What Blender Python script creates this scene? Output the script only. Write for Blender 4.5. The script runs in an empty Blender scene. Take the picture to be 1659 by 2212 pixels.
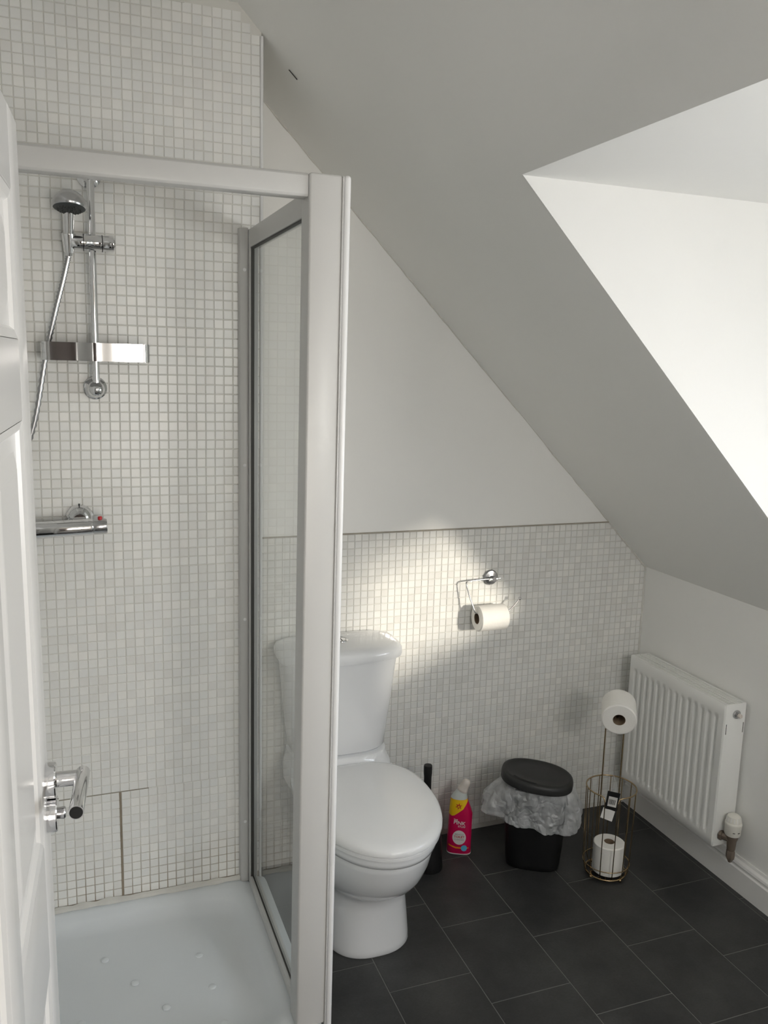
import bpy, bmesh, math, random
from mathutils import Vector, Matrix, Euler

random.seed(7)
SC = bpy.context.scene
COL = SC.collection
PI = math.pi

# ------------------------------------------------------------------ camera
F_PX, W_PX, H_PX = 1843.26, 1659, 2212
CAM = Vector((-0.1485, -2.6235, 1.7031))
C_R = Vector((0.9369044, -0.34855231, 0.02685952))
C_U = Vector((0.03498351, 0.16992691, 0.98483552))
C_F = Vector((0.34783085, 0.92175709, -0.17139885))
cam_d = bpy.data.cameras.new('camera')
cam_d.sensor_fit = 'VERTICAL'
cam_d.sensor_height = 24.0
cam_d.lens = 24.0 * F_PX / H_PX
cam_d.clip_start = 0.02
cam = bpy.data.objects.new('camera', cam_d)
COL.objects.link(cam)
cam.matrix_world = Matrix.Translation(CAM) @ Matrix((C_R, C_U, -C_F)).transposed().to_4x4()
SC.camera = cam

# ------------------------------------------------------------------ sky, sun, added fill lights, exposure
SUN_DIR = Vector((-0.52, 1.0, -0.20)).normalized()      # the way the light travels
SUN_E, SKY_E, HALL_FILL_E = 2.0, 2.75, 6.0
REAR_FILL_E = 4.8
w = bpy.data.worlds.new('sky'); SC.world = w; w.use_nodes = True
nt = w.node_tree; nt.nodes.clear()
out = nt.nodes.new('ShaderNodeOutputWorld'); bg = nt.nodes.new('ShaderNodeBackground')
tc = nt.nodes.new('ShaderNodeTexCoord'); sp = nt.nodes.new('ShaderNodeSeparateXYZ'); rp = nt.nodes.new('ShaderNodeValToRGB')
nt.links.new(tc.outputs['Generated'], sp.inputs[0]); nt.links.new(sp.outputs['Z'], rp.inputs[0])
cr = rp.color_ramp
cr.elements[0].position = 0.0; cr.elements[0].color = (0.98, 0.985, 1.0, 1)
cr.elements[1].position = 0.8; cr.elements[1].color = (0.62, 0.78, 1.0, 1)
nt.links.new(rp.outputs[0], bg.inputs[0]); bg.inputs[1].default_value = SKY_E
nt.links.new(bg.outputs[0], out.inputs[0])

sd = bpy.data.lights.new('sun', 'SUN'); sd.energy = SUN_E; sd.angle = math.radians(4.5); sd.color = (1.0, 0.91, 0.78)
so = bpy.data.objects.new('sun', sd); COL.objects.link(so)
so.rotation_euler = SUN_DIR.to_track_quat('-Z', 'Y').to_euler()
so.location = (4, -8, 3)

pd = bpy.data.lights.new('window_portal', 'AREA'); pd.shape = 'RECTANGLE'; pd.size = 1.58; pd.size_y = 0.60
pd.cycles.is_portal = True
po = bpy.data.objects.new('window_portal', pd); COL.objects.link(po)
po.location = (2.21, -2.02, 1.335)
po.rotation_euler = Vector((-1, 0, 0)).to_track_quat('-Z', 'Y').to_euler()

hd = bpy.data.lights.new('hall_fill', 'AREA'); hd.shape = 'RECTANGLE'; hd.size = 0.46; hd.size_y = 1.25; hd.energy = HALL_FILL_E; hd.color = (1.0, 0.945, 0.87)  # added fill light in the unseen hall, lights the room from the front
ho = bpy.data.objects.new('hall_fill', hd); COL.objects.link(ho); ho.location = (0.34, -4.52, 1.40)
ho.rotation_euler = Vector((0, 1, 0)).to_track_quat('-Z', 'Z').to_euler()

wd = bpy.data.lights.new('rear_fill', 'AREA'); wd.shape = 'RECTANGLE'; wd.size = 0.6; wd.size_y = 0.25; wd.energy = REAR_FILL_E; wd.color = (1.0, 0.97, 0.92)  # added fill light behind the camera, lifts the back wall and slope
wo = bpy.data.objects.new('rear_fill', wd); COL.objects.link(wo); wo.location = (1.15, -3.02, 1.75)
wo.rotation_euler = Vector((0, 1, 0)).to_track_quat('-Z', 'Z').to_euler()

SC.view_settings.view_transform = 'Standard'
SC.view_settings.look = 'None'
SC.view_settings.exposure = 2.05
SC.view_settings.gamma = 1.0
SC.view_settings.use_curve_mapping = False
SC.cycles.max_bounces = 12
SC.cycles.diffuse_bounces = 8
SC.cycles.transparent_max_bounces = 16
SC.cycles.sample_clamp_indirect = 6.0
SC.cycles.caustics_reflective = False
SC.cycles.use_denoising = True

# ------------------------------------------------------------------ materials
def new_mat(name):
    m = bpy.data.materials.new(name); m.use_nodes = True
    return m, m.node_tree, m.node_tree.nodes['Principled BSDF']
def N(nt, t, **kw):
    n = nt.nodes.new(t)
    for k, v in kw.items(): setattr(n, k, v)
    return n
def mat(name, col, rough=0.5, metal=0.0, var=0.0, scale=8.0, bump=0.0, bscale=60.0, coat=0.0, spec=0.5):
    m, nt, b = new_mat(name)
    b.inputs['Base Color'].default_value = (*col, 1); b.inputs['Roughness'].default_value = rough
    b.inputs['Metallic'].default_value = metal; b.inputs['Coat Weight'].default_value = coat
    b.inputs['Specular IOR Level'].default_value = spec
    g = N(nt, 'ShaderNodeNewGeometry')
    nz = N(nt, 'ShaderNodeTexNoise'); nz.inputs['Scale'].default_value = scale; nz.inputs['Detail'].default_value = 5
    nt.links.new(g.outputs['Position'], nz.inputs['Vector'])
    mx = N(nt, 'ShaderNodeMix', data_type='RGBA')
    mx.inputs[6].default_value = (*[c * (1 - var) for c in col], 1)
    mx.inputs[7].default_value = (*[min(1, c * (1 + var)) for c in col], 1)
    nt.links.new(nz.outputs['Fac'], mx.inputs[0]); nt.links.new(mx.outputs[2], b.inputs['Base Color'])
    if bump:
        n2 = N(nt, 'ShaderNodeTexNoise'); n2.inputs['Scale'].default_value = bscale; n2.inputs['Detail'].default_value = 4
        nt.links.new(g.outputs['Position'], n2.inputs['Vector'])
        bp = N(nt, 'ShaderNodeBump'); bp.inputs['Strength'].default_value = bump; bp.inputs['Distance'].default_value = 0.002
        nt.links.new(n2.outputs['Fac'], bp.inputs['Height']); nt.links.new(bp.outputs[0], b.inputs['Normal'])
    return m
M = {}
M['paint'] = mat('wall_paint', (0.86, 0.855, 0.835), 0.6, var=0.015, scale=3, bump=0.15, bscale=35)
M['slope'] = mat('ceiling_paint', (0.88, 0.875, 0.85), 0.7, var=0.015, scale=3, bump=0.12, bscale=30)
M['grout'] = mat('grout', (0.62, 0.61, 0.575), 0.8, var=0.08, scale=12)
M['joint_dirt'] = mat('joint_stain', (0.36, 0.33, 0.28), 0.9, var=0.35, scale=25)
M['dirt_grout'] = mat('stained_grout', (0.27, 0.225, 0.17), 0.9, var=0.25, scale=40)
M['ceramic'] = mat('white_ceramic', (0.76, 0.77, 0.785), 0.07, var=0.004, scale=2, coat=0.3)
M['seatplastic'] = mat('toilet_seat_plastic', (0.82, 0.825, 0.83), 0.16, var=0.005, scale=2)
M['acrylic'] = mat('shower_tray_acrylic', (0.70, 0.735, 0.76), 0.3, var=0.035, scale=5, bump=0.08, bscale=90)
M['upvc'] = mat('white_plastic_trim', (0.80, 0.80, 0.80), 0.3, var=0.005)
M['frame'] = mat('white_powder_coat', (0.57, 0.565, 0.55), 0.33, var=0.008)
M['gloss'] = mat('white_gloss_paint', (0.82, 0.81, 0.795), 0.24, var=0.01, scale=4)
M['chrome'] = mat('chrome', (0.78, 0.78, 0.79), 0.06, metal=1.0, var=0.01)
M['satin'] = mat('satin_steel', (0.55, 0.55, 0.56), 0.22, metal=1.0, var=0.03)
M['hose'] = mat('ribbed_steel', (0.42, 0.42, 0.43), 0.25, metal=1.0, var=0.03)
M['bronze'] = mat('bronze_wire', (0.46, 0.34, 0.20), 0.25, metal=1.0, var=0.06)
M['brass'] = mat('tarnished_valve_body', (0.22, 0.175, 0.14), 0.5, metal=0.55, var=0.15, scale=60)
M['black'] = mat('black_plastic', (0.0035, 0.0035, 0.004), 0.5, var=0.1, scale=20)
M['blacklid'] = mat('black_lid_plastic', (0.016, 0.016, 0.016), 0.5, var=0.1, scale=20)
M['rubber'] = mat('dark_gasket', (0.045, 0.043, 0.038), 0.6, var=0.1)
M['darkgrey'] = mat('spray_face', (0.05, 0.055, 0.055), 0.5, var=0.1)
M['radiator'] = mat('radiator_enamel', (0.84, 0.84, 0.82), 0.3, var=0.008)
M['paper'] = mat('tissue_paper', (0.85, 0.83, 0.79), 0.95, var=0.015, scale=90, bump=0.3, bscale=250)
M['card'] = mat('cardboard_tube', (0.20, 0.14, 0.09), 0.9, var=0.1, scale=90)
M['knob'] = mat('valve_head_plastic', (0.72, 0.70, 0.64), 0.4, var=0.02)
M['pink'] = mat('pink_bottle_plastic', (0.62, 0.004, 0.085), 0.3, var=0.03)
M['yellow'] = mat('yellow_label', (0.85, 0.55, 0.01), 0.35, var=0.02)
M['red'] = mat('red_button', (0.55, 0.02, 0.03), 0.3, var=0.02)
M['cap'] = mat('bottle_cap_plastic', (0.66, 0.60, 0.55), 0.4, var=0.02)
M['white_print'] = mat('white_print', (0.78, 0.76, 0.74), 0.5, var=0.01)
M['grey_print'] = mat('grey_print', (0.45, 0.38, 0.38), 0.5, var=0.05)
M['orange'] = mat('orange_print', (0.85, 0.30, 0.02), 0.4, var=0.02)
M['blue'] = mat('blue_print', (0.10, 0.42, 0.62), 0.4, var=0.02)
M['neck'] = mat('bottle_neck_plastic', (0.62, 0.66, 0.64), 0.3, var=0.02)
M['caulk'] = mat('sealant', (0.66, 0.65, 0.61), 0.5, var=0.12, scale=30)
M['brownwood'] = mat('brown_door', (0.045, 0.032, 0.028), 0.5, var=0.2, scale=12)
M['hall'] = mat('hall_paint', (0.50, 0.46, 0.42), 0.8, var=0.02)

# mosaic tile: every tile gets its own shade from the cell it lies in
def mosaic_mat(name, axis, off_u, off_v, pitch, base, rough, hi=0.10):
    m, nt, b = new_mat(name)
    g = N(nt, 'ShaderNodeNewGeometry'); s = N(nt, 'ShaderNodeSeparateXYZ')
    nt.links.new(g.outputs['Position'], s.inputs[0])
    def cell(sock, off):
        a = N(nt, 'ShaderNodeMath', operation='SUBTRACT'); a.inputs[1].default_value = off; nt.links.new(sock, a.inputs[0])
        d = N(nt, 'ShaderNodeMath', operation='DIVIDE'); d.inputs[1].default_value = pitch; nt.links.new(a.outputs[0], d.inputs[0])
        f = N(nt, 'ShaderNodeMath', operation='FLOOR'); nt.links.new(d.outputs[0], f.inputs[0]); return f.outputs[0]
    c = N(nt, 'ShaderNodeCombineXYZ')
    nt.links.new(cell(s.outputs[axis], off_u), c.inputs[0]); nt.links.new(cell(s.outputs['Z'], off_v), c.inputs[1])
    wn = N(nt, 'ShaderNodeTexWhiteNoise', noise_dimensions='3D'); nt.links.new(c.outputs[0], wn.inputs['Vector'])
    r = N(nt, 'ShaderNodeValToRGB'); e = r.color_ramp.elements
    lo = [x * (1 - hi) for x in base]; mid = base; hh = [min(1, x * (1 + hi * 0.6)) for x in base]
    e[0].position = 0; e[0].color = (lo[0], lo[1], lo[2], 1)
    e[1].position = 1; e[1].color = (hh[0], hh[1], hh[2], 1)
    k = r.color_ramp.elements.new(0.35); k.color = (mid[0] * 0.97, mid[1] * 0.985, mid[2], 1)
    nt.links.new(wn.outputs['Value'], r.inputs[0]); nt.links.new(r.outputs[0], b.inputs['Base Color'])
    b.inputs['Roughness'].default_value = rough
    return m
U = 0.0245
ROW0 = 20.7155 * U                 # height of a sheet joint of the shower wall
COL0 = -1.5436 * U                 # a column line of the shower wall
BTOP = 46.721 * U                  # top of the half-height tiling
BCOL = 1.0093                      # a column line of the back wall
M['tile_s'] = mosaic_mat('mosaic_shower', 'X', COL0, ROW0, U, (0.83, 0.82, 0.79), 0.30, 0.06)
M['tile_l'] = mosaic_mat('mosaic_left', 'Y', 0, ROW0, U, (0.83, 0.82, 0.79), 0.30, 0.06)
M['tile_b'] = mosaic_mat('mosaic_back', 'X', BCOL, BTOP, U, (0.79, 0.78, 0.75), 0.16, 0.08)

# grout of the shower wall, with grime that creeps up from the tray
def grout_mat():
    m, nt, b = new_mat('shower_grout'); b.inputs['Roughness'].default_value = 0.85
    g = N(nt, 'ShaderNodeNewGeometry'); s = N(nt, 'ShaderNodeSeparateXYZ'); nt.links.new(g.outputs['Position'], s.inputs[0])
    nz = N(nt, 'ShaderNodeTexNoise'); nz.inputs['Scale'].default_value = 9; nz.inputs['Detail'].default_value = 6
    nt.links.new(g.outputs['Position'], nz.inputs['Vector'])
    mr = N(nt, 'ShaderNodeMapRange'); mr.inputs[1].default_value = 0.17; mr.inputs[2].default_value = 0.42; mr.inputs[3].default_value = 1.0; mr.inputs[4].default_value = 0.0
    nt.links.new(s.outputs['Z'], mr.inputs[0])
    mu = N(nt, 'ShaderNodeMath', operation='MULTIPLY'); nt.links.new(mr.outputs[0], mu.inputs[0]); nt.links.new(nz.outputs['Fac'], mu.inputs[1])
    r = N(nt, 'ShaderNodeMapRange'); r.inputs[1].default_value = 0.10; r.inputs[2].default_value = 0.50; nt.links.new(mu.outputs[0], r.inputs[0])
    mx = N(nt, 'ShaderNodeMix', data_type='RGBA'); mx.inputs[6].default_value = (0.70, 0.69, 0.65, 1); mx.inputs[7].default_value = (0.33, 0.27, 0.20, 1)
    nt.links.new(r.outputs[0], mx.inputs[0]); nt.links.new(mx.outputs[2], b.inputs['Base Color']); return m
M['grout_s'] = grout_mat()

# vinyl floor tiles
def floor_mat():
    m, nt, b = new_mat('slate_vinyl')
    g = N(nt, 'ShaderNodeNewGeometry')
    a = N(nt, 'ShaderNodeTexNoise'); a.inputs['Scale'].default_value = 5; a.inputs['Detail'].default_value = 8; a.inputs['Roughness'].default_value = 0.65
    c = N(nt, 'ShaderNodeTexNoise'); c.inputs['Scale'].default_value = 140; c.inputs['Detail'].default_value = 3
    nt.links.new(g.outputs['Position'], a.inputs['Vector']); nt.links.new(g.outputs['Position'], c.inputs['Vector'])
    r = N(nt, 'ShaderNodeValToRGB'); e = r.color_ramp.elements
    e[0].position = 0.3; e[0].color = (0.017, 0.0175, 0.018, 1); e[1].position = 0.72; e[1].color = (0.054, 0.054, 0.053, 1)
    nt.links.new(a.outputs['Fac'], r.inputs[0])
    mx = N(nt, 'ShaderNodeMix', data_type='RGBA', blend_type='MULTIPLY'); mx.inputs[0].default_value = 0.5
    r2 = N(nt, 'ShaderNodeValToRGB'); r2.color_ramp.elements[0].position = 0.3; r2.color_ramp.elements[0].color = (0.6, 0.6, 0.6, 1)
    r2.color_ramp.elements[1].position = 0.6; r2.color_ramp.elements[1].color = (1, 1, 1, 1)
    nt.links.new(c.outputs['Fac'], r2.inputs[0]); nt.links.new(r.outputs[0], mx.inputs[6]); nt.links.new(r2.outputs[0], mx.inputs[7])
    nt.links.new(mx.outputs[2], b.inputs['Base Color'])
    b.inputs['Roughness'].default_value = 0.46
    bp = N(nt, 'ShaderNodeBump'); bp.inputs['Strength'].default_value = 0.25; bp.inputs['Distance'].default_value = 0.001
    nt.links.new(c.outputs['Fac'], bp.inputs['Height']); nt.links.new(bp.outputs[0], b.inputs['Normal'])
    return m
M['floor'] = floor_mat()
M['floor_joint'] = mat('floor_joint', (0.19, 0.19, 0.18), 0.7, var=0.15, scale=30)

def thin_glass(name, tint, gloss=0.6):
    m = bpy.data.materials.new(name); m.use_nodes = True; nt = m.node_tree; nt.nodes.clear()
    o = N(nt, 'ShaderNodeOutputMaterial'); t = N(nt, 'ShaderNodeBsdfTransparent'); t.inputs[0].default_value = (*tint, 1)
    gl = N(nt, 'ShaderNodeBsdfGlossy'); gl.inputs['Roughness'].default_value = 0.02
    fr = N(nt, 'ShaderNodeFresnel'); fr.inputs[0].default_value = 1.45
    mu = N(nt, 'ShaderNodeMath', operation='MULTIPLY'); mu.inputs[1].default_value = gloss
    mx = N(nt, 'ShaderNodeMixShader')
    nt.links.new(fr.outputs[0], mu.inputs[0]); nt.links.new(mu.outputs[0], mx.inputs[0])
    nt.links.new(t.outputs[0], mx.inputs[1]); nt.links.new(gl.outputs[0], mx.inputs[2]); nt.links.new(mx.outputs[0], o.inputs[0])
    return m
M['glass'] = thin_glass('shower_glass', (0.915, 0.945, 0.93), 0.4)
M['winglass'] = thin_glass('window_glass', (0.97, 0.98, 0.98))

def liner_mat():
    m = bpy.data.materials.new('thin_white_polythene'); m.use_nodes = True; nt = m.node_tree; nt.nodes.clear()
    o = N(nt, 'ShaderNodeOutputMaterial'); t = N(nt, 'ShaderNodeBsdfTransparent')
    d = N(nt, 'ShaderNodeBsdfDiffuse'); d.inputs[0].default_value = (0.93, 0.95, 0.97, 1)
    l = N(nt, 'ShaderNodeBsdfTranslucent'); l.inputs[0].default_value = (0.93, 0.95, 0.97, 1)
    gl = N(nt, 'ShaderNodeBsdfGlossy'); gl.inputs['Roughness'].default_value = 0.25
    g = N(nt, 'ShaderNodeNewGeometry'); nz = N(nt, 'ShaderNodeTexNoise'); nz.inputs['Scale'].default_value = 16; nz.inputs['Detail'].default_value = 2
    nt.links.new(g.outputs['Position'], nz.inputs['Vector'])
    r = N(nt, 'ShaderNodeMapRange'); r.inputs[3].default_value = 0.38; r.inputs[4].default_value = 0.62; r.inputs[1].default_value = 0.3; r.inputs[2].default_value = 0.7
    nt.links.new(nz.outputs['Fac'], r.inputs[0])
    vo = N(nt, 'ShaderNodeTexVoronoi', feature='DISTANCE_TO_EDGE'); vo.inputs['Scale'].default_value = 22
    dn = N(nt, 'ShaderNodeMix', data_type='VECTOR'); dn.inputs[0].default_value = 0.12
    nt.links.new(g.outputs['Position'], dn.inputs[4]); nt.links.new(nz.outputs['Color'], dn.inputs[5]); nt.links.new(dn.outputs[1], vo.inputs['Vector'])
    bp = N(nt, 'ShaderNodeBump'); bp.inputs['Strength'].default_value = 0.8; bp.inputs['Distance'].default_value = 0.02
    nt.links.new(vo.outputs['Distance'], bp.inputs['Height'])
    for s in (d, gl): nt.links.new(bp.outputs[0], s.inputs['Normal'])
    a = N(nt, 'ShaderNodeMixShader'); a.inputs[0].default_value = 0.35
    nt.links.new(d.outputs[0], a.inputs[1]); nt.links.new(l.outputs[0], a.inputs[2])
    c = N(nt, 'ShaderNodeMixShader'); c.inputs[0].default_value = 0.10
    nt.links.new(a.outputs[0], c.inputs[1]); nt.links.new(gl.outputs[0], c.inputs[2])
    e = N(nt, 'ShaderNodeMixShader'); nt.links.new(r.outputs[0], e.inputs[0])
    nt.links.new(t.outputs[0], e.inputs[1]); nt.links.new(c.outputs[0], e.inputs[2]); nt.links.new(e.outputs[0], o.inputs[0])
    return m
M['liner'] = liner_mat()

# ------------------------------------------------------------------ object helpers
LOC = {}
def thing(name, label, cat, loc, group=None):
    o = bpy.data.objects.new(name, None); COL.objects.link(o); o.location = loc; o.empty_display_size = 0.05
    LOC[o] = Vector(loc); o['label'] = label; o['category'] = cat
    if group: o['group'] = group
    return o
def tag(o, label, cat, group=None):
    o['label'] = label; o['category'] = cat
    if group: o['group'] = group
    return o
def link(name, me, m, parent=None, smooth=False, kind=None, label=None, base=True, angle=None):
    """me is in world coordinates; its origin is moved to the middle of its foot."""
    me.materials.append(m)
    o = bpy.data.objects.new(name, me); COL.objects.link(o)
    if base and len(me.vertices):
        xs = [v.co.x for v in me.vertices]; ys = [v.co.y for v in me.vertices]; zs = [v.co.z for v in me.vertices]
        c = Vector(((min(xs) + max(xs)) / 2, (min(ys) + max(ys)) / 2, min(zs)))
        me.transform(Matrix.Translation(-c)); o.location = c; LOC[o] = c
    else: LOC[o] = Vector((0, 0, 0))
    if parent:
        o.parent = parent; o.location = LOC[o] - LOC[parent]
    if smooth:
        for p in me.polygons: p.use_smooth = True
        if angle: me.set_sharp_from_angle(angle=math.radians(angle))
    if kind: o['kind'] = kind
    if label: o['label'] = label
    return o
def from_bm(bm, name='m'):
    bmesh.ops.recalc_face_normals(bm, faces=bm.faces)
    me = bpy.data.meshes.new(name); bm.to_mesh(me); bm.free(); return me
def box_bm(bm, lo, hi, bev=0.0, seg=2, mtx=None):
    lo = Vector(lo); hi = Vector(hi)
    r = bmesh.ops.create_cube(bm, size=1.0)
    vs = r['verts']
    for v in vs: v.co = Vector([lo[i] + (v.co[i] + 0.5) * (hi[i] - lo[i]) for i in range(3)])
    if bev:
        es = list({e for v in vs for e in v.link_edges})
        rr = bmesh.ops.bevel(bm, geom=es, offset=bev, segments=seg, profile=0.5, affect='EDGES')
        vs = list({v for f in rr['faces'] for v in f.verts} | {v for v in vs if v.is_valid})
    if mtx: bmesh.ops.transform(bm, matrix=mtx, verts=[v for v in vs if v.is_valid])
    return bm
def box(name, lo, hi, m, parent=None, bev=0.0, seg=2, **kw):
    return link(name, from_bm(box_bm(bmesh.new(), lo, hi, bev, seg)), m, parent, smooth=bev > 0, angle=40, **kw)
def quad(name, pts, m, parent=None, **kw):
    me = bpy.data.meshes.new(name); me.from_pydata([Vector(p) for p in pts], [], [tuple(range(len(pts)))]); return link(name, me, m, parent, **kw)
def prism(name, poly, axis, a, b, m, parent=None, bev=0, **kw):
    """extrude a polygon given in the two other axes along axis from a to b"""
    def P(u, v, t):
        return {'x': (t, u, v), 'y': (u, t, v), 'z': (u, v, t)}[axis]
    n = len(poly)
    vs = [P(u, v, a) for u, v in poly] + [P(u, v, b) for u, v in poly]
    fs = [tuple(range(n))[::-1], tuple(range(n, 2 * n))] + [(i, (i + 1) % n, n + (i + 1) % n, n + i) for i in range(n)]
    me = bpy.data.meshes.new(name); me.from_pydata(vs, [], fs)
    bm = bmesh.new(); bm.from_mesh(me); bpy.data.meshes.remove(me)
    if bev: bmesh.ops.bevel(bm, geom=list(bm.edges), offset=bev, segments=2, profile=0.5, affect='EDGES')
    return link(name, from_bm(bm), m, parent, smooth=bool(bev), angle=40, **kw)
def tube_bm(bm, pts, r, n=10, closed=False, caps=True):
    pts = [Vector(p) for p in pts]; k = len(pts)
    rad = r if isinstance(r, (list, tuple)) else [r] * k
    def tan(i):
        if closed: return (pts[(i + 1) % k] - pts[i - 1]).normalized()
        return (pts[min(i + 1, k - 1)] - pts[max(i - 1, 0)]).normalized()
    t = tan(0); up = Vector((0, 0, 1)) if abs(t.z) < 0.9 else Vector((1, 0, 0))
    nn = (up - t * up.dot(t)).normalized(); rings = []
    for i in range(k):
        t = tan(i); nn = (nn - t * nn.dot(t)).normalized(); b = t.cross(nn)
        rings.append([bm.verts.new(pts[i] + (nn * math.cos(2 * PI * j / n) + b * math.sin(2 * PI * j / n)) * rad[i]) for j in range(n)])
    for i in range(k if closed else k - 1):
        A, B = rings[i], rings[(i + 1) % k]
        for j in range(n): bm.faces.new((A[j], A[(j + 1) % n], B[(j + 1) % n], B[j]))
    if caps and not closed:
        bm.faces.new(rings[0][::-1]); bm.faces.new(rings[-1])
    return bm
def tube(name, pts, r, m, parent=None, n=10, closed=False, **kw):
    return link(name, from_bm(tube_bm(bmesh.new(), pts, r, n, closed)), m, parent, smooth=True, angle=50, **kw)
def smooth_path(pts, n=8):
    pts = [Vector(p) for p in pts]; out = []
    P = [2 * pts[0] - pts[1]] + pts + [2 * pts[-1] - pts[-2]]
    for i in range(1, len(P) - 2):
        for j in range(n):
            t = j / n; a, b, c, d = P[i - 1], P[i], P[i + 1], P[i + 2]
            out.append(0.5 * ((2 * b) + (c - a) * t + (2 * a - 5 * b + 4 * c - d) * t * t + (3 * b - a - 3 * c + d) * t ** 3))
    out.append(pts[-1]); return out
def lathe_bm(bm, prof, c, axis=(0, 0, 1), n=28):
    """prof: (radius, height) pairs; c the foot; axis the direction of height"""
    ax = Vector(axis).normalized(); q = Vector((0, 0, 1)).rotation_difference(ax); c = Vector(c); rings = []
    for r, h in prof:
        if r < 1e-6: rings.append([bm.verts.new(c + q @ Vector((0, 0, h)))])
        else: rings.append([bm.verts.new(c + q @ Vector((r * math.cos(2 * PI * j / n), r * math.sin(2 * PI * j / n), h))) for j in range(n)])
    for A, B in zip(rings, rings[1:]):
        if len(A) == 1 and len(B) == 1: continue
        for j in range(n):
            if len(A) == 1: bm.faces.new((A[0], B[j], B[(j + 1) % n]))
            elif len(B) == 1: bm.faces.new((A[j], A[(j + 1) % n], B[0]))
            else: bm.faces.new((A[j], A[(j + 1) % n], B[(j + 1) % n], B[j]))
    return bm
def lathe(name, prof, c, m, parent=None, axis=(0, 0, 1), n=28, **kw):
    return link(name, from_bm(lathe_bm(bmesh.new(), prof, c, axis, n)), m, parent, smooth=True, angle=35, **kw)
def loft_bm(bm, secs, cap0=True, cap1=True):
    """secs: closed rings (lists of points, equal counts)"""
    rings = [[bm.verts.new(Vector(p)) for p in s] for s in secs]; n = len(rings[0])
    for A, B in zip(rings, rings[1:]):
        for j in range(n): bm.faces.new((A[j], A[(j + 1) % n], B[(j + 1) % n], B[j]))
    if cap0: bm.faces.new(rings[0][::-1])
    if cap1: bm.faces.new(rings[-1])
    return bm
def loft(name, secs, m, parent=None, cap0=True, cap1=True, angle=50, **kw):
    return link(name, from_bm(loft_bm(bmesh.new(), secs, cap0, cap1)), m, parent, smooth=True, angle=angle, **kw)
def sup(c, a, b, n, e=2.0, z=0.0, rot=0.0, b2=None, e2=None):
    """superellipse ring; b2 / e2 apply to the half towards -y"""
    o = []
    for j in range(n):
        t = 2 * PI * j / n; ct, st = math.cos(t), math.sin(t)
        ee = e if st >= 0 or e2 is None else e2; bb = b if st >= 0 or b2 is None else b2
        x = a * math.copysign(abs(ct) ** (2 / ee), ct); y = bb * math.copysign(abs(st) ** (2 / ee), st)
        o.append(Vector((c[0] + x * math.cos(rot) - y * math.sin(rot), c[1] + x * math.sin(rot) + y * math.cos(rot), z)))
    return o
def to_px(p):
    d = Vector(p) - CAM; z = d.dot(C_F)
    return (829.5 + F_PX * d.dot(C_R) / z, 1106 - F_PX * d.dot(C_U) / z, z)

# ------------------------------------------------------------------ the room shell
XR, EAVE, S = 1.916, 0.965, 2.881         # right wall, height where the slope starts, slope: x + z = S
XL, YB, CEIL = -0.52, -2.25, 2.585        # left wall, wall with the doorway, flat ceiling
YS, XE = -0.307, 0.357                    # shower wall and its free edge
DY0, DY1, DZ, SILL, XW = -0.94, -2.92, 2.104, 1.0, 2.09    # dormer
YJ = -3.10; XJ = 0.62                     # deeper part of the room behind the dormer
floor = box('floor', (-1.3, -4.6, -0.08), (2.3, 0.12, -0.0012), M['floor_joint'], kind='structure')
# vinyl tiles, laid in strips that step by an eighth
FX, FW, FL = 0.636, 0.2485, 0.331
tile_cache = {}
for k in range(-6, 6):
    x0 = FX + k * FW; x1 = x0 + FW
    x0c, x1c = max(x0, -0.9), min(x1, 1.915)
    if x1c - x0c < 0.01: continue
    off = -0.690 - 0.1262 * k
    j0 = math.ceil((-3.3 - off) / FL); y = off + j0 * FL
    while y < 0:
        ya, yb = y, min(y + FL, 0)
        key = (round(x1c - x0c, 3), round(yb - ya, 3))
        if key not in tile_cache:
            bm = bmesh.new(); a, b = (x1c - x0c) / 2 - 0.0014, (yb - ya) / 2 - 0.0014
            vs = [[bm.verts.new((sx * (a - i), sy * (b - i), z)) for sx, sy in ((-1, -1), (1, -1), (1, 1), (-1, 1))] for i, z in ((0, -0.002), (0, -0.0004), (0.0006, 0))]
            for A, B in zip(vs, vs[1:]):
                for q in range(4): bm.faces.new((A[q], A[(q + 1) % 4], B[(q + 1) % 4], B[q]))
            bm.faces.new(vs[-1]); me = from_bm(bm, 'floor_tile'); me.materials.append(M['floor']); tile_cache[key] = me
        o = bpy.data.objects.new('floor_tile', tile_cache[key]); COL.objects.link(o); o.parent = floor
        o.location = Vector(((x0c + x1c) / 2, (ya + yb) / 2, 0)) - LOC[floor]
        y += FL

T = 0.12
wall_back = prism('wall_back', [(-1.0, -0.08), (XR + T, -0.08), (XR + T, EAVE + 0.1), (XR, EAVE), (S - CEIL, CEIL), (S - CEIL, CEIL + 0.12), (-1.0, CEIL + 0.12)], 'y', 0.0, T, M['paint'], kind='structure')
wall_shower = prism('wall_shower', [(XL - T, 0.0), (XE, 0.0), (XE, S - XE), (S - CEIL, CEIL), (XL - T, CEIL)], 'y', YS + 0.0015, -0.0005, M['grout_s'], kind='structure')
wall_left = box('wall_left', (XL - T, YB, 0), (XL, YS + 0.0015, CEIL), M['paint'], kind='structure')
wall_right = box('wall_right', (XR, YJ, 0), (XR + T, 0.0, EAVE), M['paint'], kind='structure')
sill = box('trim_sill', (XR - 0.036, DY1, EAVE), (XW, DY0, SILL), M['gloss'], kind='structure'); sill.name = 'trim_3'
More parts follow.
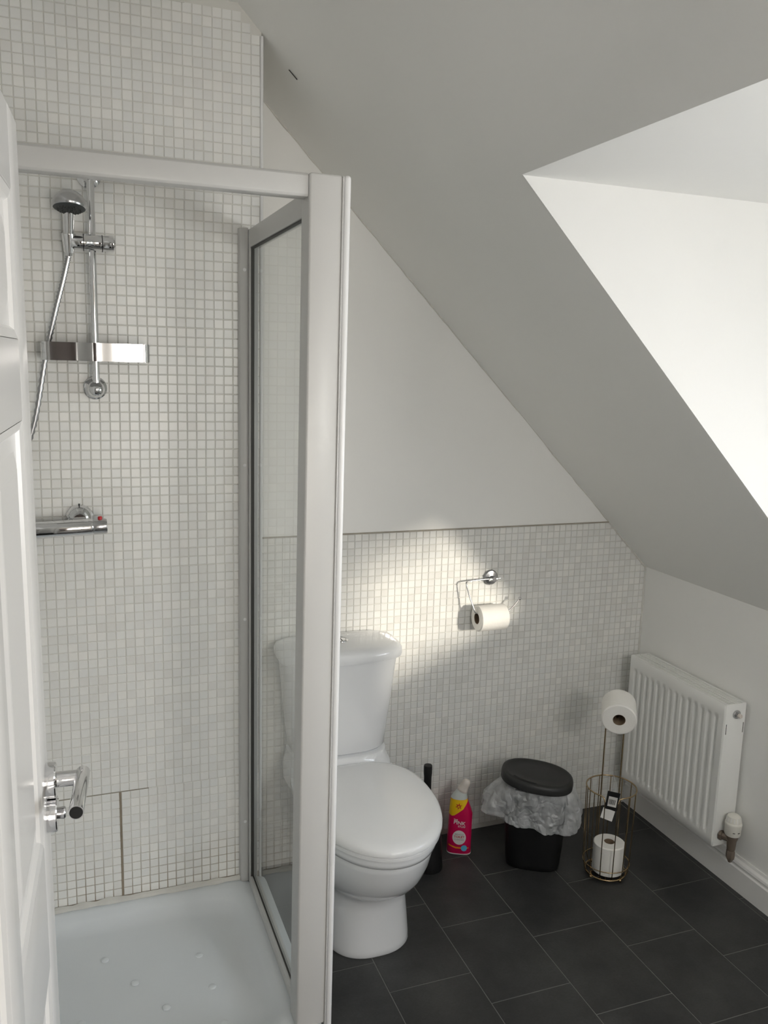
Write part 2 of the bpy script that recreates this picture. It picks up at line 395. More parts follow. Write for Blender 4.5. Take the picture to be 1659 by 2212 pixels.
# sloping ceiling with the dormer opening, the flat ceiling, the dormer's cheeks and ceiling
def slope_slab():
    bm = bmesh.new()
    def P(x, y, d=0.0): return Vector((x + d, y, S - x + d))
    xs = [S - CEIL, S - DZ, S - SILL, XR]; ys = [YJ, DY1, DY0, 0.0]
    g = {}
    for i, x in enumerate(xs):
        for j, y in enumerate(ys):
            for l, d in enumerate((0.0, 0.05)): g[i, j, l] = bm.verts.new(P(x, y, d))
    for i in range(3):
        for j in range(3):
            if i == 1 and j == 1: continue
            for l in (0, 1): bm.faces.new((g[i, j, l], g[i + 1, j, l], g[i + 1, j + 1, l], g[i, j + 1, l]))
    return from_bm(bm)
ceiling = link('ceiling', slope_slab(), M['slope'], kind='structure')
box('ceiling', (-1.3, -4.6, CEIL), (S - CEIL, 0.0, CEIL + 0.1), M['slope'], kind='structure')
box('ceiling', (S - CEIL, -4.6, CEIL), (2.3, YJ, CEIL + 0.1), M['slope'], kind='structure')
cheek = [(S - DZ + 0.001, DZ + 0.002), (S - SILL + 0.003, SILL), (XW + 0.02, SILL), (XW + 0.02, DZ)]
prism('wall_dormer_far', cheek, 'y', DY0, DY0 + 0.06, M['paint'], kind='structure').name = 'wall_dormer'
prism('wall_dormer', cheek, 'y', DY1 - 0.06, DY1, M['paint'], kind='structure')
box('ceiling', (S - DZ, DY1, DZ), (XW + 0.14, DY0, DZ + 0.08), M['slope'], kind='structure')
# window wall of the dormer
WY0, WY1, WZ0, WZ1 = -2.78, -1.26, 1.07, 1.60
bm = bmesh.new()
for lo, hi in (((XW, DY1 - 0.06, SILL - 0.2), (XW + 0.1, WY0, DZ + 0.06)), ((XW, WY1, SILL - 0.2), (XW + 0.1, DY0 + 0.06, DZ + 0.06)), ((XW, WY0, SILL - 0.2), (XW + 0.1, WY1, WZ0)), ((XW, WY0, WZ1), (XW + 0.1, WY1, DZ + 0.06))):
    box_bm(bm, lo, hi)
link('wall_window', from_bm(bm), M['paint'], kind='structure')
win = box('window_1', (XW + 0.03, WY0, WZ0), (XW + 0.08, WY1, WZ0 + 0.05), M['upvc'], kind='structure', bev=0.004)
def wbar(n, lo, hi): return box(n, lo, hi, M['upvc'], win, bev=0.004)
wbar('frame_bar', (XW + 0.03, WY0, WZ1 - 0.05), (XW + 0.08, WY1, WZ1))
for y in (WY0, WY1 - 0.05): wbar('frame_bar', (XW + 0.03, y, WZ0 + 0.05), (XW + 0.08, y + 0.05, WZ1 - 0.05))
for y0, y1 in ((WY0 + 0.05, WY1 - 0.05),):
    quad('pane', [(XW + 0.055, y0, WZ0 + 0.05), (XW + 0.055, y1, WZ0 + 0.05), (XW + 0.055, y1, WZ1 - 0.05), (XW + 0.055, y0, WZ1 - 0.05)], M['winglass'], win)
# walls behind the camera's doorway
DOX0, DOX1, DOH = -0.27, 0.54, 2.03
box('wall_front', (-1.3, YB - 0.1, 0), (DOX0 - 0.03, YB, CEIL), M['paint'], kind='structure')
box('wall_front', (DOX1 + 0.03, YB - 0.1, 0), (XJ + 0.06, YB, CEIL), M['paint'], kind='structure')
box('wall_front', (DOX0 - 0.03, YB - 0.1, DOH + 0.03), (DOX1 + 0.03, YB, CEIL), M['paint'], kind='structure')
box('wall_jog', (XJ, -4.6, 0), (XJ + 0.06, YB - 0.1, CEIL), M['paint'], kind='structure')
box('wall_rear', (XJ + 0.06, YJ - 0.06, 0), (2.3, YJ, CEIL), M['paint'], kind='structure')
box('wall_hall', (-1.3, -4.6, 0), (-1.24, YB - 0.1, CEIL), M['hall'], kind='structure')
box('wall_hall', (-1.24, -4.6, 0), (XJ, -4.54, CEIL), M['hall'], kind='structure')
hdoor = box('reflected_door', (-0.76, -4.54, 0.0), (0.03, -4.515, 2.03), M['brownwood'], kind='structure', bev=0.003)  # unseen door added so the chrome soap shelf has something brown to reflect
for z0, z1 in ((0.2, 0.95), (1.1, 1.88)):
    for x0, x1 in ((-0.66, -0.41), (-0.33, -0.07)): box('door_panel', (x0, -4.517, z0), (x1, -4.508, z1), M['brownwood'], hdoor, bev=0.006)
box('trim_2', (DOX0 - 0.03, YB - 0.1, 0), (DOX0, YB, DOH), M['gloss'], kind='structure', bev=0.003)
box('trim_2', (DOX1, YB - 0.1, 0), (DOX1 + 0.03, YB, DOH), M['gloss'], kind='structure', bev=0.003)
box('trim_2', (DOX0 - 0.03, YB - 0.1, DOH), (DOX1 + 0.03, YB, DOH + 0.03), M['gloss'], kind='structure', bev=0.003)
# skirting board of the right wall, edge strips, sealant beads
prism('baseboard_right', [(XR, 0), (XR - 0.018, 0), (XR - 0.018, 0.078), (XR - 0.013, 0.082), (XR - 0.013, 0.088), (XR - 0.017, 0.093), (XR - 0.015, 0.101), (XR - 0.006, 0.107), (XR - 0.004, 0.116), (XR, 0.116)], 'y', YJ, -0.001, M['gloss'], kind='structure')
tube('trim_1', [(XE + 0.001, YS - 0.001, 0.0), (XE + 0.001, YS - 0.001, S - XE - 0.01)], 0.0042, M['upvc'], n=8, kind='structure')
box('trim_4', (XE, -0.006, BTOP), (S - BTOP - 0.004, -0.0002, BTOP + 0.004), M['joint_dirt'], kind='structure')
def bead(pts, r, name='trim_5'):
    pp = []
    for a, b in zip(pts, pts[1:]):
        a, b = Vector(a), Vector(b); n = max(2, int((b - a).length / 0.03))
        for i in range(n): pp.append(a.lerp(b, i / n) + Vector([random.uniform(-0.0012, 0.0012) for _ in range(3)]))
    pp.append(Vector(pts[-1]))
    return tube(name, pp, [r * random.uniform(0.75, 1.3) for _ in pp], M['caulk'], n=6, kind='structure')
bead([(S - BTOP - 0.003, -0.003, BTOP + 0.004), (XR - 0.003, -0.003, EAVE), (XR - 0.003, -0.003, 0.0)], 0.005)
bead([(XE + 0.006, -0.001, S - XE - 0.008), (S - BTOP - 0.003, -0.001, BTOP + 0.004)], 0.003)

# ------------------------------------------------------------------ mosaic
def tile_shape(u, t=0.0022):
    """one mosaic tile in the x-z plane facing -y, centred"""
    h = u / 2; vs = []
    for i, d in ((0.0, 0.0), (0.0001, t * 0.6), (0.0011, t)):
        vs += [(sx * (h - i), -d, sz * (h - i)) for sx, sz in ((-1, -1), (1, -1), (1, 1), (-1, 1))]
    fs = []
    for l in (0, 4):
        for q in range(4): fs.append((l + q, l + (q + 1) % 4, l + 4 + (q + 1) % 4, l + 4 + q))
    fs.append((8, 9, 10, 11)); return vs, fs
TV, TF = tile_shape(U - 0.0022)
tile_me = bpy.data.meshes.new('tile'); tile_me.from_pydata([Vector(v) for v in TV], [], TF)
def mosaic(wall, centres, y, m, score, swap=None, tilt=0.006):
    """centres: list of (x, z). The 300 that show largest are parts, the rest one part."""
    order = sorted(range(len(centres)), key=lambda i: -score(centres[i])) if score else list(range(len(centres)))
    own = set(i for i in order[:300] if score(centres[i]) > 0) if score else set()
    me1 = tile_me.copy(); me1.materials.append(m)
    vs, fs = [], []
    for i, (x, z) in enumerate(centres):
        rot = Euler((random.gauss(0, tilt), random.gauss(0, 0.004), random.gauss(0, tilt)))
        if i in own:
            o = bpy.data.objects.new('tile', me1); COL.objects.link(o); o.parent = wall
            o.location = Vector((x, y, z)) - LOC[wall]; o.rotation_euler = rot
        else:
            R = rot.to_matrix(); b = len(vs)
            for v in TV:
                p = R @ Vector(v) + Vector((x, 0, z))
                vs.append(Vector((p.x, p.y + y, p.z)) if not swap else Vector((swap - p.y, p.x, p.z)))
            fs += [tuple(b + k for k in f) for f in TF]
    me = bpy.data.meshes.new('mosaic'); me.from_pydata(vs, [], fs)
    bm = bmesh.new(); bm.from_mesh(me); bpy.data.meshes.remove(me)
    me = bpy.data.meshes.new('mosaic'); bm.to_mesh(me); bm.free()
    link('mosaic_field', me, m, wall, kind='stuff')
def area(y):
    def f(c):
        x, z = c; a = to_px((x, y, z)); b = to_px((x + U, y, z)); d = to_px((x, y, z + U))
        return abs((b[0] - a[0]) * (d[1] - a[1]))
    return f
cs = []
for i in range(-30, 18):
    x = COL0 + (i + 0.5) * U
    if x < XL + 0.012 or x > XE - 0.008: continue
    for k in range(-21, 95):
        z = ROW0 + (k + 0.5) * U
        if z < 0.172 + 0.01 or z > CEIL - 0.012 or x + z + U > S + 0.004: continue
        dx = 0.0
        if k < 0: dx = -0.0014 if i < 0 else 0.0018     # the gaping sheet joint low on the wall
        dz = -0.0006 if k % 13 == 12 else 0.0
        if k < 0: dz = -0.0008
        cs.append((x + dx + (0.0007 if (k // 13) % 2 else 0), z + dz))
def sc_shower(c):
    px = to_px((c[0], YS, c[1]))
    edge = 34.5 + (px[1] - 265) * 0.0488
    if px[0] < edge + 10 or px[0] > 508 or px[1] < 5 or 300 < px[1] < 430 or px[1] > 1950: return 0
    if px[0] < 240 and 400 < px[1] < 870: return 0
    return area(YS)(c)
mosaic(wall_shower, cs, YS + 0.0015, M['tile_s'], sc_shower)
box('trim_6', (COL0 - 0.0030, YS - 0.0006, 0.19), (COL0 + 0.0034, YS + 0.002, ROW0 - 0.001), M['dirt_grout'], kind='structure')
box('trim_6', (-0.235, YS - 0.0004, ROW0 - 0.0018), (0.040, YS + 0.002, ROW0 + 0.0002), M['joint_dirt'], kind='structure')
cs = []
for i in range(-40, 60):
    x = BCOL + (i + 0.5) * U
    if x < XE + 0.012 or x > XR - 0.012: continue
    for k in range(-48, 0):
        z = BTOP + (k + 0.5) * U
        if z < 0.01 or x + z + U > S + 0.012: continue
        cs.append((x, z))
def sc_back(c):
    px = to_px((c[0], 0, c[1]))
    if px[0] < 765 or px[1] > 1780: return 0
    if px[0] < 880 and px[1] > 1350: return 0
    if 980 < px[0] < 1110 and 1220 < px[1] < 1370: return 0
    if px[1] > 1640: return 0
    return area(0)(c)
back_base = quad('grout_bed', [(XE, -0.0008, 0), (XR, -0.0008, 0), (XR, -0.0008, EAVE), (S - BTOP, -0.0008, BTOP), (XE, -0.0008, BTOP)], M['grout'], wall_back)
mosaic(wall_back, cs, -0.0008, M['tile_b'], sc_back, tilt=0.010)
cs = [(YS - (i + 0.5) * U, ROW0 + (k + 0.5) * U) for i in range(0, 29) for k in range(-14, 72)]
quad('grout_bed', [(XL + 0.0008, YS, 0.17), (XL + 0.0008, YS - 29 * U, 0.17), (XL + 0.0008, YS - 29 * U, 2.3), (XL + 0.0008, YS, 2.3)], M['grout'], wall_left)
mosaic(wall_left, cs, 0, M['tile_l'], None, swap=XL + 0.0008)
# the scuff on the slope
o = tube('scratch', [(0.432 - 0.001, -0.299, 2.449 - 0.001), (0.440, -0.300, 2.439), (0.454 - 0.001, -0.301, 2.427 - 0.001)], 0.0012, M['rubber'], ceiling, n=6)

# ------------------------------------------------------------------ door leaf
PH = math.radians(3.6)
DW, DTH, DHH = 0.76, 0.035, 1.98
def dpt(s, off, z):
    """s along the leaf (0 = free edge, negative to the hinge), off from the visible face"""
    lean = (1.98 - z) * 0.0048
    return Vector((-0.19 + lean + s * math.sin(PH) + off * math.cos(PH), -1.435 + s * math.cos(PH) - off * math.sin(PH), z))
def dbox(bm, s0, s1, o0, o1, z0, z1, bev=0.0):
    r = bmesh.ops.create_cube(bm, size=1.0); vs = r['verts']
    for v in vs: v.co = Vector((s0 + (v.co.x + .5) * (s1 - s0), o0 + (v.co.y + .5) * (o1 - o0), z0 + (v.co.z + .5) * (z1 - z0)))
    if bev:
        rr = bmesh.ops.bevel(bm, geom=list({e for v in vs for e in v.link_edges}), offset=bev, segments=2, profile=0.5, affect='EDGES')
def dmesh(bm):
    for v in bm.verts: v.co = dpt(v.co.x, v.co.y, v.co.z)
    return from_bm(bm)
bm = bmesh.new(); dbox(bm, -DW, 0, -DTH, -0.008, 0.006, DHH)
door = link('door_1', dmesh(bm), M['gloss'], kind='structure')
def dpart(name, s0, s1, o0, o1, z0, z1, bev=0.003, parent=None, m='gloss'):
    bm = bmesh.new(); dbox(bm, s0, s1, o0, o1, z0, z1, bev); return link(name, dmesh(bm), M[m], parent or door, smooth=bev > 0, angle=40)
ST = 0.088
zr = [(0.006, 0.22), (0.90, 1.075), (1.625, 1.720), (1.885, DHH)]
dpart('stile', -ST, 0, -0.01, 0, 0.006, DHH, 0.0025)
dpart('stile', -DW, -DW + ST, -0.01, 0, 0.006, DHH, 0.0025)
dpart('stile', -DW / 2 - 0.04, -DW / 2 + 0.04, -0.01, -0.0002, 0.2, 1.9, 0.0025)
for a, b in zr: dpart('rail', -DW + ST, -ST, -0.01, -0.0003, a, b, 0.0025)
for (s0, s1) in ((-DW / 2 + 0.04, -ST), (-DW + ST, -DW / 2 - 0.04)):
    for (a, b) in ((0.22, 0.90), (1.075, 1.625), (1.720, 1.885)):
        bm = bmesh.new(); rings = []
        for ins, off in ((0, -0.001), (0.010, -0.0035), (0.016, -0.010), (0.024, -0.010), (0.052, -0.0035), (0.056, -0.003)):
            rings.append([bm.verts.new((u, off, z)) for u, z in ((s0 + ins, a + ins), (s1 - ins, a + ins), (s1 - ins, b - ins), (s0 + ins, b - ins))])
        for A, B in zip(rings, rings[1:]):
            for q in range(4): bm.faces.new((A[q], A[(q + 1) % 4], B[(q + 1) % 4], B[q]))
        bm.faces.new(rings[-1]); link('door_panel', dmesh(bm), M['gloss'], door)
FN = Vector((math.cos(PH), -math.sin(PH), 0)); FA = Vector((math.sin(PH), math.cos(PH), 0))
HS = -0.030
hz = 1.1365
hr = thing('door_handle', 'x', 'x', dpt(HS, 0, hz)); del hr['label']; del hr['category']
hr.parent = door; hr.location = LOC[hr] - LOC[door]
lathe('rose', [(0, 0), (0.0242, 0), (0.0242, 0.0115), (0.0225, 0.013), (0, 0.013)], dpt(HS, 0, hz), M['chrome'], hr, axis=FN, n=40)
lathe('neck', [(0.0105, 0.008), (0.0105, 0.050), (0, 0.050)], dpt(HS, 0, hz), M['chrome'], hr, axis=FN, n=24)
la, lb = dpt(HS + 0.008, 0.047, hz + 0.004), dpt(HS - 0.100, 0.043, hz + 0.002)
bm = bmesh.new(); tube_bm(bm, [la, la.lerp(lb, 0.02), lb], [0.0085, 0.0095, 0.0095], 24)
link('lever', from_bm(bm), M['chrome'], hr, smooth=True, angle=40)
lathe('lever_bore', [(0.0082, 0.0), (0.0082, 0.0006), (0, 0.0006)], lb, M['black'], hr, axis=(lb - la), n=20)
lr = thing('thumb_turn', 'x', 'x', dpt(HS, 0, hz - 0.049)); del lr['label']; del lr['category']
lr.parent = door; lr.location = LOC[lr] - LOC[door]
lathe('rose', [(0, 0), (0.0242, 0), (0.0242, 0.0115), (0.0225, 0.013), (0, 0.013)], dpt(HS, 0, hz - 0.049), M['chrome'], lr, axis=FN, n=40)
lathe('turn_knob', [(0.0075, 0.012), (0.0085, 0.021), (0.007, 0.023), (0, 0.023)], dpt(HS, 0, hz - 0.049), M['satin'], lr, axis=FN, n=16)

# ------------------------------------------------------------------ shower tray
tray = thing('shower_tray', 'white raised shower tray with raised grip dots inside the enclosure', 'shower tray', (-0.08, -0.62, 0))
TX0, TX1, TY0, TY1, TZ = XL + 0.002, 0.372, -0.945, YS - 0.002, 0.176
cx, cy = (TX0 + TX1) / 2, (TY0 + TY1) / 2; hx, hy = (TX1 - TX0) / 2, (TY1 - TY0) / 2
bx0, bx1, by0, by1 = TX0 + 0.05, 0.300, TY0 + 0.032, TY1 - 0.022
bcx, bcy = (bx0 + bx1) / 2, (by0 + by1) / 2; bhx, bhy = (bx1 - bx0) / 2, (by1 - by0) / 2
secs = [sup((cx, cy), hx, hy, 96, 40, 0.0), sup((cx, cy), hx, hy, 96, 40, TZ - 0.008), sup((cx, cy), hx - 0.003, hy - 0.003, 96, 36, TZ),
        sup((bcx, bcy), bhx + 0.012, bhy + 0.012, 96, 9, TZ), sup((bcx, bcy), bhx, bhy, 96, 8, TZ - 0.004),
        sup((bcx, bcy), bhx - 0.014, bhy - 0.014, 96, 7, TZ - 0.020), sup((bcx, bcy), bhx - 0.030, bhy - 0.030, 96, 6.5, TZ - 0.036),
        sup((bcx, bcy), bhx - 0.055, bhy - 0.055, 96, 6, TZ - 0.043), sup((bcx, bcy), bhx * 0.4, bhy * 0.4, 96, 3, TZ - 0.047)]
loft('basin', secs, M['acrylic'], tray)
for x, y in ((-0.097, -0.489), (-0.028, -0.601), (0.141, -0.548), (0.155, -0.676), (0.038, -0.711), (0.163, -0.805), (-0.16, -0.70), (-0.09, -0.82), (0.03, -0.86)):
    lathe('grip_dot', [(0.0105, 0), (0.0095, 0.0022), (0.006, 0.0038), (0, 0.0044)], (x, y, TZ - 0.0463), M['acrylic'], tray, n=16)
bead([(XL + 0.01, YS - 0.004, TZ + 0.006), (0.318, YS - 0.004, TZ + 0.006)], 0.0085, 'trim_7')
box('trim_8', (0.095, YS - 0.0035, 2.562), (0.165, YS - 0.001, CEIL), M['caulk'], kind='structure', bev=0.001)

# ------------------------------------------------------------------ shower enclosure
enc = thing('shower_enclosure', 'white framed shower enclosure with a clear side panel and corner post', 'shower screen', (0.35, -0.62, TZ))
HT = 2.037
def lean(o, k=-0.0050):
    """the corner post stands a little off plumb"""
    return o
prism('wall_profile', [(0.2945, YS - 0.001), (0.318, YS - 0.001), (0.318, YS - 0.024), (0.2975, YS - 0.020)], 'z', TZ + 0.001, HT + 0.004, M['frame'], enc, bev=0.0015)
for z in (1.935, 1.42, 0.985, 0.37): lathe('screw_cap', [(0.0045, 0), (0.0045, 0.0015), (0, 0.0028)], (0.3085, YS - 0.0225, z), M['upvc'], enc, axis=(0, -1, 0), n=14)
GX0, GX1 = 0.3185, 0.341
box('stile', (GX0, YS - 0.044, TZ + 0.002), (GX1, YS - 0.002, HT), M['frame'], enc, bev=0.002)
box('top_rail', (GX0, -0.885, 1.990), (GX1, YS - 0.044, HT), M['frame'], enc, bev=0.002)
box('bottom_rail', (GX0 - 0.002, -0.885, TZ + 0.001), (GX1, YS - 0.044, TZ + 0.030), M['frame'], enc, bev=0.003)
gy0, gy1 = -0.875, YS - 0.044
quad('glass_pane', [(0.330, gy0, TZ + 0.03), (0.330, gy1, TZ + 0.03), (0.330, gy1, 1.990), (0.330, gy0, 1.990)], M['glass'], enc)
bm = bmesh.new()
box_bm(bm, (GX0 + 0.003, gy1 - 0.004, TZ + 0.03), (0.3295, gy1 + 0.001, 1.990)); box_bm(bm, (GX0 + 0.003, gy0, 1.9865), (0.3295, gy1, 1.991)); box_bm(bm, (0.3255, gy0, TZ + 0.029), (0.3295, gy1, TZ + 0.0315))
link('gasket', from_bm(bm), M['rubber'], enc)
# header over the entrance and corner post (a little off plumb)
prism('header_rail', [(-0.925, 2.021), (-0.928, 2.026), (-0.928, 2.060), (-0.922, 2.066), (-0.890, 2.066), (-0.890, 2.021)], 'x', XL + 0.003, 0.3155, M['frame'], enc, bev=0.001)
def leanbox(name, x0, x1, y0, y1, z0, z1, m, bev):
    bm = box_bm(bmesh.new(), (x0, y0, z0), (x1, y1, z1), bev, 3)
    for v in bm.verts: v.co.x -= (z1 - v.co.z) * 0.0048
    return link(name, from_bm(bm), m, enc, smooth=True, angle=40)
leanbox('corner_post', 0.3160, 0.3835, -0.935, -0.872, TZ + 0.001, 2.066, M['frame'], 0.005)
leanbox('post_ridge', 0.3825, 0.3860, -0.9375, -0.900, 0.12, 2.064, M['frame'], 0.0015)
leanbox('closing_strip', 0.3875, 0.4015, -0.936, -0.905, 0.12, 2.067, M['upvc'], 0.0062)
leanbox('strip_web', 0.3835, 0.3880, -0.926, -0.905, 0.12, 2.062, M['frame'], 0.0)

# ------------------------------------------------------------------ riser rail, hand shower, hose, soap shelf, mixer
RY, RX = YS - 0.047, -0.069
rail = thing('shower_rail', 'chrome riser rail fixed upright on the shower wall', 'shower rail', (RX, YS, 1.6))
tube('rail_tube', [(RX, RY, 1.625), (RX, RY, 2.150)], 0.0092, M['chrome'], rail, n=20)
for z in (1.622, 2.135):
    b = lathe('wall_bracket', [(0.029, 0.0), (0.029, 0.004), (0.022, 0.010), (0.014, 0.014), (0.014, 0.034), (0, 0.034)], (RX - 0.002, YS - 0.0008, z), M['chrome'], rail, axis=(0, -1, 0))
    bm = bmesh.new(); bmesh.ops.create_uvsphere(bm, u_segments=24, v_segments=14, radius=0.021, matrix=Matrix.Translation((RX - 0.001, RY + 0.004, z - 0.002)))
    link('bracket_ball', from_bm(bm), M['chrome'], b, smooth=True)
sl = lathe('slider', [(0, 0), (0.017, 0.0), (0.0195, 0.004), (0.0195, 0.044), (0.019, 0.045), (0.019, 0.084), (0.0195, 0.085), (0.0195, 0.100), (0.016, 0.104), (0, 0.104)], (RX - 0.051, RY - 0.004, 1.972), M['chrome'], rail, axis=(1, 0, 0.01), n=32)
for s in (0.030, 0.073):
    lathe('slider_ring', [(0.0185, 0), (0.0200, 0.0), (0.0200, 0.0018), (0.0185, 0.0018)], (RX - 0.051 + s, RY - 0.004, 1.972), M['black'], sl, axis=(1, 0, 0.01), n=32)
HX = -0.122
hs = thing('hand_shower', 'chrome hand shower with a domed head resting in the rail slider', 'shower head', (HX, RY - 0.03, 1.94))
lathe('holder_cone', [(0.012, -0.02), (0.0165, 0.02), (0.0165, 0.024), (0.012, 0.024)], (HX, RY - 0.006, 1.966), M['chrome'], hs, axis=(0, -0.2, 1), n=24)
lathe('handle', [(0, -0.034), (0.008, -0.034), (0.0095, -0.02), (0.0115, 0.01), (0.0135, 0.055), (0.016, 0.082), (0.012, 0.088), (0, 0.088)], (HX, RY - 0.010, 1.972), M['chrome'], hs, axis=(0.02, -0.28, 1), n=24)
hax = Vector((0.03, 0.20, 1)).normalized(); hc = Vector((HX + 0.003, RY - 0.058, 2.046))
lathe('head', [(0.036, -0.006), (0.0385, -0.002), (0.0385, 0.004), (0.036, 0.014), (0.030, 0.023), (0.020, 0.031), (0.009, 0.0345), (0, 0.0352)], hc, M['satin'], hs, axis=hax, n=36)
fc = lathe('spray_face', [(0, -0.010), (0.030, -0.010), (0.036, -0.006), (0.037, -0.002)], hc, M['darkgrey'], hs, axis=hax, n=36)
bm = bmesh.new(); q = Vector((0, 0, 1)).rotation_difference(hax)
for r, n in ((0.008, 6), (0.017, 12), (0.026, 18)):
    for j in range(n): bmesh.ops.create_cone(bm, cap_ends=True, segments=6, radius1=0.0012, radius2=0.0016, depth=0.003, matrix=Matrix.Translation(hc + q @ Vector((r * math.cos(2 * PI * j / n), r * math.sin(2 * PI * j / n), -0.011))) @ q.to_matrix().to_4x4())
link('spray_nozzles', from_bm(bm), M['rubber'], fc)
# hose
pts = smooth_path([(HX - 0.001, RY - 0.002, 1.942), (-0.137, RY + 0.000, 1.885), (-0.160, RY + 0.004, 1.80), (-0.186, RY + 0.010, 1.69), (-0.218, RY + 0.010, 1.53), (-0.265, RY + 0.012, 1.40), (-0.330, RY + 0.0, 1.25), (-0.340, RY - 0.010, 1.12), (-0.318, RY - 0.016, 1.06), (-0.286, RY - 0.018, 1.09), (-0.280, RY - 0.019, 1.16), (-0.280, RY - 0.019, 1.225)], 18)
rad = [0.0052 if i % 2 else 0.0072 for i in range(len(pts))]
hose = link('shower_hose', from_bm(tube_bm(bmesh.new(), pts, rad, 10)), M['hose'], smooth=True)
tag(hose, 'ribbed chrome shower hose hanging from the hand shower handle', 'hose')
# soap shelf: a chrome band bent round a flat tray, clipped to the rail
shf = thing('soap_shelf', 'chrome band soap shelf clipped low on the riser rail', 'shelf', (RX, RY - 0.04, 1.69))
SX0, SX1, SY0, SY1, SZ0, SZ1 = -0.194, 0.056, -0.430, -0.333, 1.690, 1.733
def rr_path(x0, x1, y0, y1, r, n=6):
    o = []
    for cx_, cy_, a0 in ((x1 - r, y1 - r, 0), (x0 + r, y1 - r, 90), (x0 + r, y0 + r, 180), (x1 - r, y0 + r, 270)):
        for j in range(n + 1):
            a = math.radians(a0 + 90 * j / n); o.append((cx_ + r * math.cos(a), cy_ + r * math.sin(a)))
    return o
def bulge(p):       # the band swells outwards a little in front of the clamp
    x, y = p
    return (x, y - 0.004 * math.exp(-((x - RX) / 0.03) ** 2)) if y < (SY0 + SY1) / 2 else p
def dens(path):
    o = []
    for a, b in zip(path, path[1:] + path[:1]):
        n = max(1, int(math.hypot(b[0] - a[0], b[1] - a[1]) / 0.006))
        for i in range(n): o.append((a[0] + (b[0] - a[0]) * i / n, a[1] + (b[1] - a[1]) * i / n))
    return o
oring = dens(rr_path(SX0, SX1, SY0, SY1, 0.014)); iring = [(SX0 + SX1) / 2 + ((x - (SX0 + SX1) / 2) * 0.985) for x, y in oring]
outer = [bulge(p) for p in oring]
inner = [((SX0 + SX1) / 2 + (x - (SX0 + SX1) / 2) * 0.984, (SY0 + SY1) / 2 + (y - (SY0 + SY1) / 2) * 0.955) for x, y in outer]
secs = [[(x, y, SZ0) for x, y in inner], [(x, y, SZ0) for x, y in outer], [(x, y, SZ1) for x, y in outer], [(x, y, SZ1) for x, y in inner], [(x, y, SZ0) for x, y in inner]]
loft('band', secs, M['chrome'], shf, cap0=False, cap1=False, angle=35)
quad('shelf_floor', [(x, y, SZ0 + 0.006) for x, y in inner], M['frame'], shf)
box('rail_clamp', (RX - 0.014, RY - 0.012, SZ0 + 0.006), (RX + 0.014, SY1 + 0.0, SZ1 - 0.004), M['satin'], shf, bev=0.003)
# thermostatic mixer
mix = thing('shower_mixer', 'chrome bar mixer valve with a red safety button on the shower wall', 'shower valve', (-0.19, YS, 1.25))
MZ, MY = 1.276, YS - 0.066
for x in (-0.119, -0.269):
    lathe('rose', [(0.035, 0.0), (0.034, 0.006), (0.026, 0.016), (0.017, 0.021), (0.017, 0.05), (0, 0.05)], (x, YS - 0.0008, MZ + 0.012), M['chrome'], mix, axis=(0, -1, 0.0), n=36)
lathe('bar', [(0, 0), (0.020, 0.0), (0.0215, 0.004), (0.0215, 0.205), (0.020, 0.212), (0, 0.212)], (-0.300, MY, MZ - 0.008), M['chrome'], mix, axis=(1, 0, 0.03), n=32)
lathe('temperature_knob', [(0, 0), (0.0185, 0.0), (0.0195, 0.003), (0.0195, 0.030), (0.018, 0.034), (0, 0.034)], (-0.0885, MY, MZ - 0.0015), M['satin'], mix, axis=(1, 0, 0.03), n=32)
lathe('flow_knob', [(0, 0), (0.0185, 0.0), (0.0195, 0.003), (0.0195, 0.030), (0.018, 0.034), (0, 0.034)], (-0.3005, MY, MZ - 0.008), M['satin'], mix, axis=(-1, 0, -0.03), n=32)
lathe('safety_button', [(0.0055, 0), (0.0055, 0.006), (0.004, 0.0075), (0, 0.0075)], (-0.071, MY - 0.001, MZ + 0.0175), M['red'], mix, n=16, label='red safety button')
lathe('index_pin', [(0.002, 0), (0.002, 0.006), (0, 0.006)], (-0.119, YS - 0.012, MZ + 0.044), M['black'], mix, n=8)
lathe('hose_outlet', [(0.010, 0), (0.010, -0.022), (0.0075, -0.026), (0, -0.026)], (-0.280, MY, MZ - 0.027), M['chrome'], mix, n=16)

# ------------------------------------------------------------------ toilet
tx = 0.657
wc = thing('toilet', 'white close-coupled toilet with closed lid beside the shower enclosure', 'toilet', (tx, -0.36, 0))
def D(hw, yb, yf, z, e=2.6, e2=2.1, split=-0.40):
    return sup((tx, split), hw, yb - split, 72, e, z, 0, b2=split - yf, e2=e2)
pan = [D(0.129, -0.10, -0.545, 0.0, 3, 2.5), D(0.131, -0.10, -0.548, 0.004, 3, 2.5), D(0.129, -0.10, -0.545, 0.02, 3, 2.5), D(0.124, -0.10, -0.540, 0.08, 3, 2.5),
       D(0.119, -0.09, -0.538, 0.14, 3, 2.4), D(0.119, -0.08, -0.541, 0.170, 3, 2.4), D(0.122, -0.07, -0.552, 0.188, 3, 2.35), D(0.129, -0.065, -0.573, 0.202, 2.95, 2.3), D(0.139, -0.06, -0.600, 0.218, 2.9, 2.2), D(0.152, -0.05, -0.629, 0.240, 2.8, 2.15), D(0.164, -0.04, -0.654, 0.27, 2.8, 2.1),
       D(0.174, -0.03, -0.675, 0.31, 2.8, 2.1), D(0.181, -0.02, -0.688, 0.350, 2.8, 2.1), D(0.183, -0.02, -0.692, 0.366, 2.8, 2.1), D(0.182, -0.02, -0.690, 0.371, 2.8, 2.1),
       D(0.188, -0.02, -0.703, 0.376, 2.8, 2.1), D(0.191, -0.02, -0.708, 0.390, 2.8, 2.1), D(0.190, -0.02, -0.706, 0.402, 2.8, 2.1), D(0.184, -0.025, -0.700, 0.405, 2.8, 2.1)]
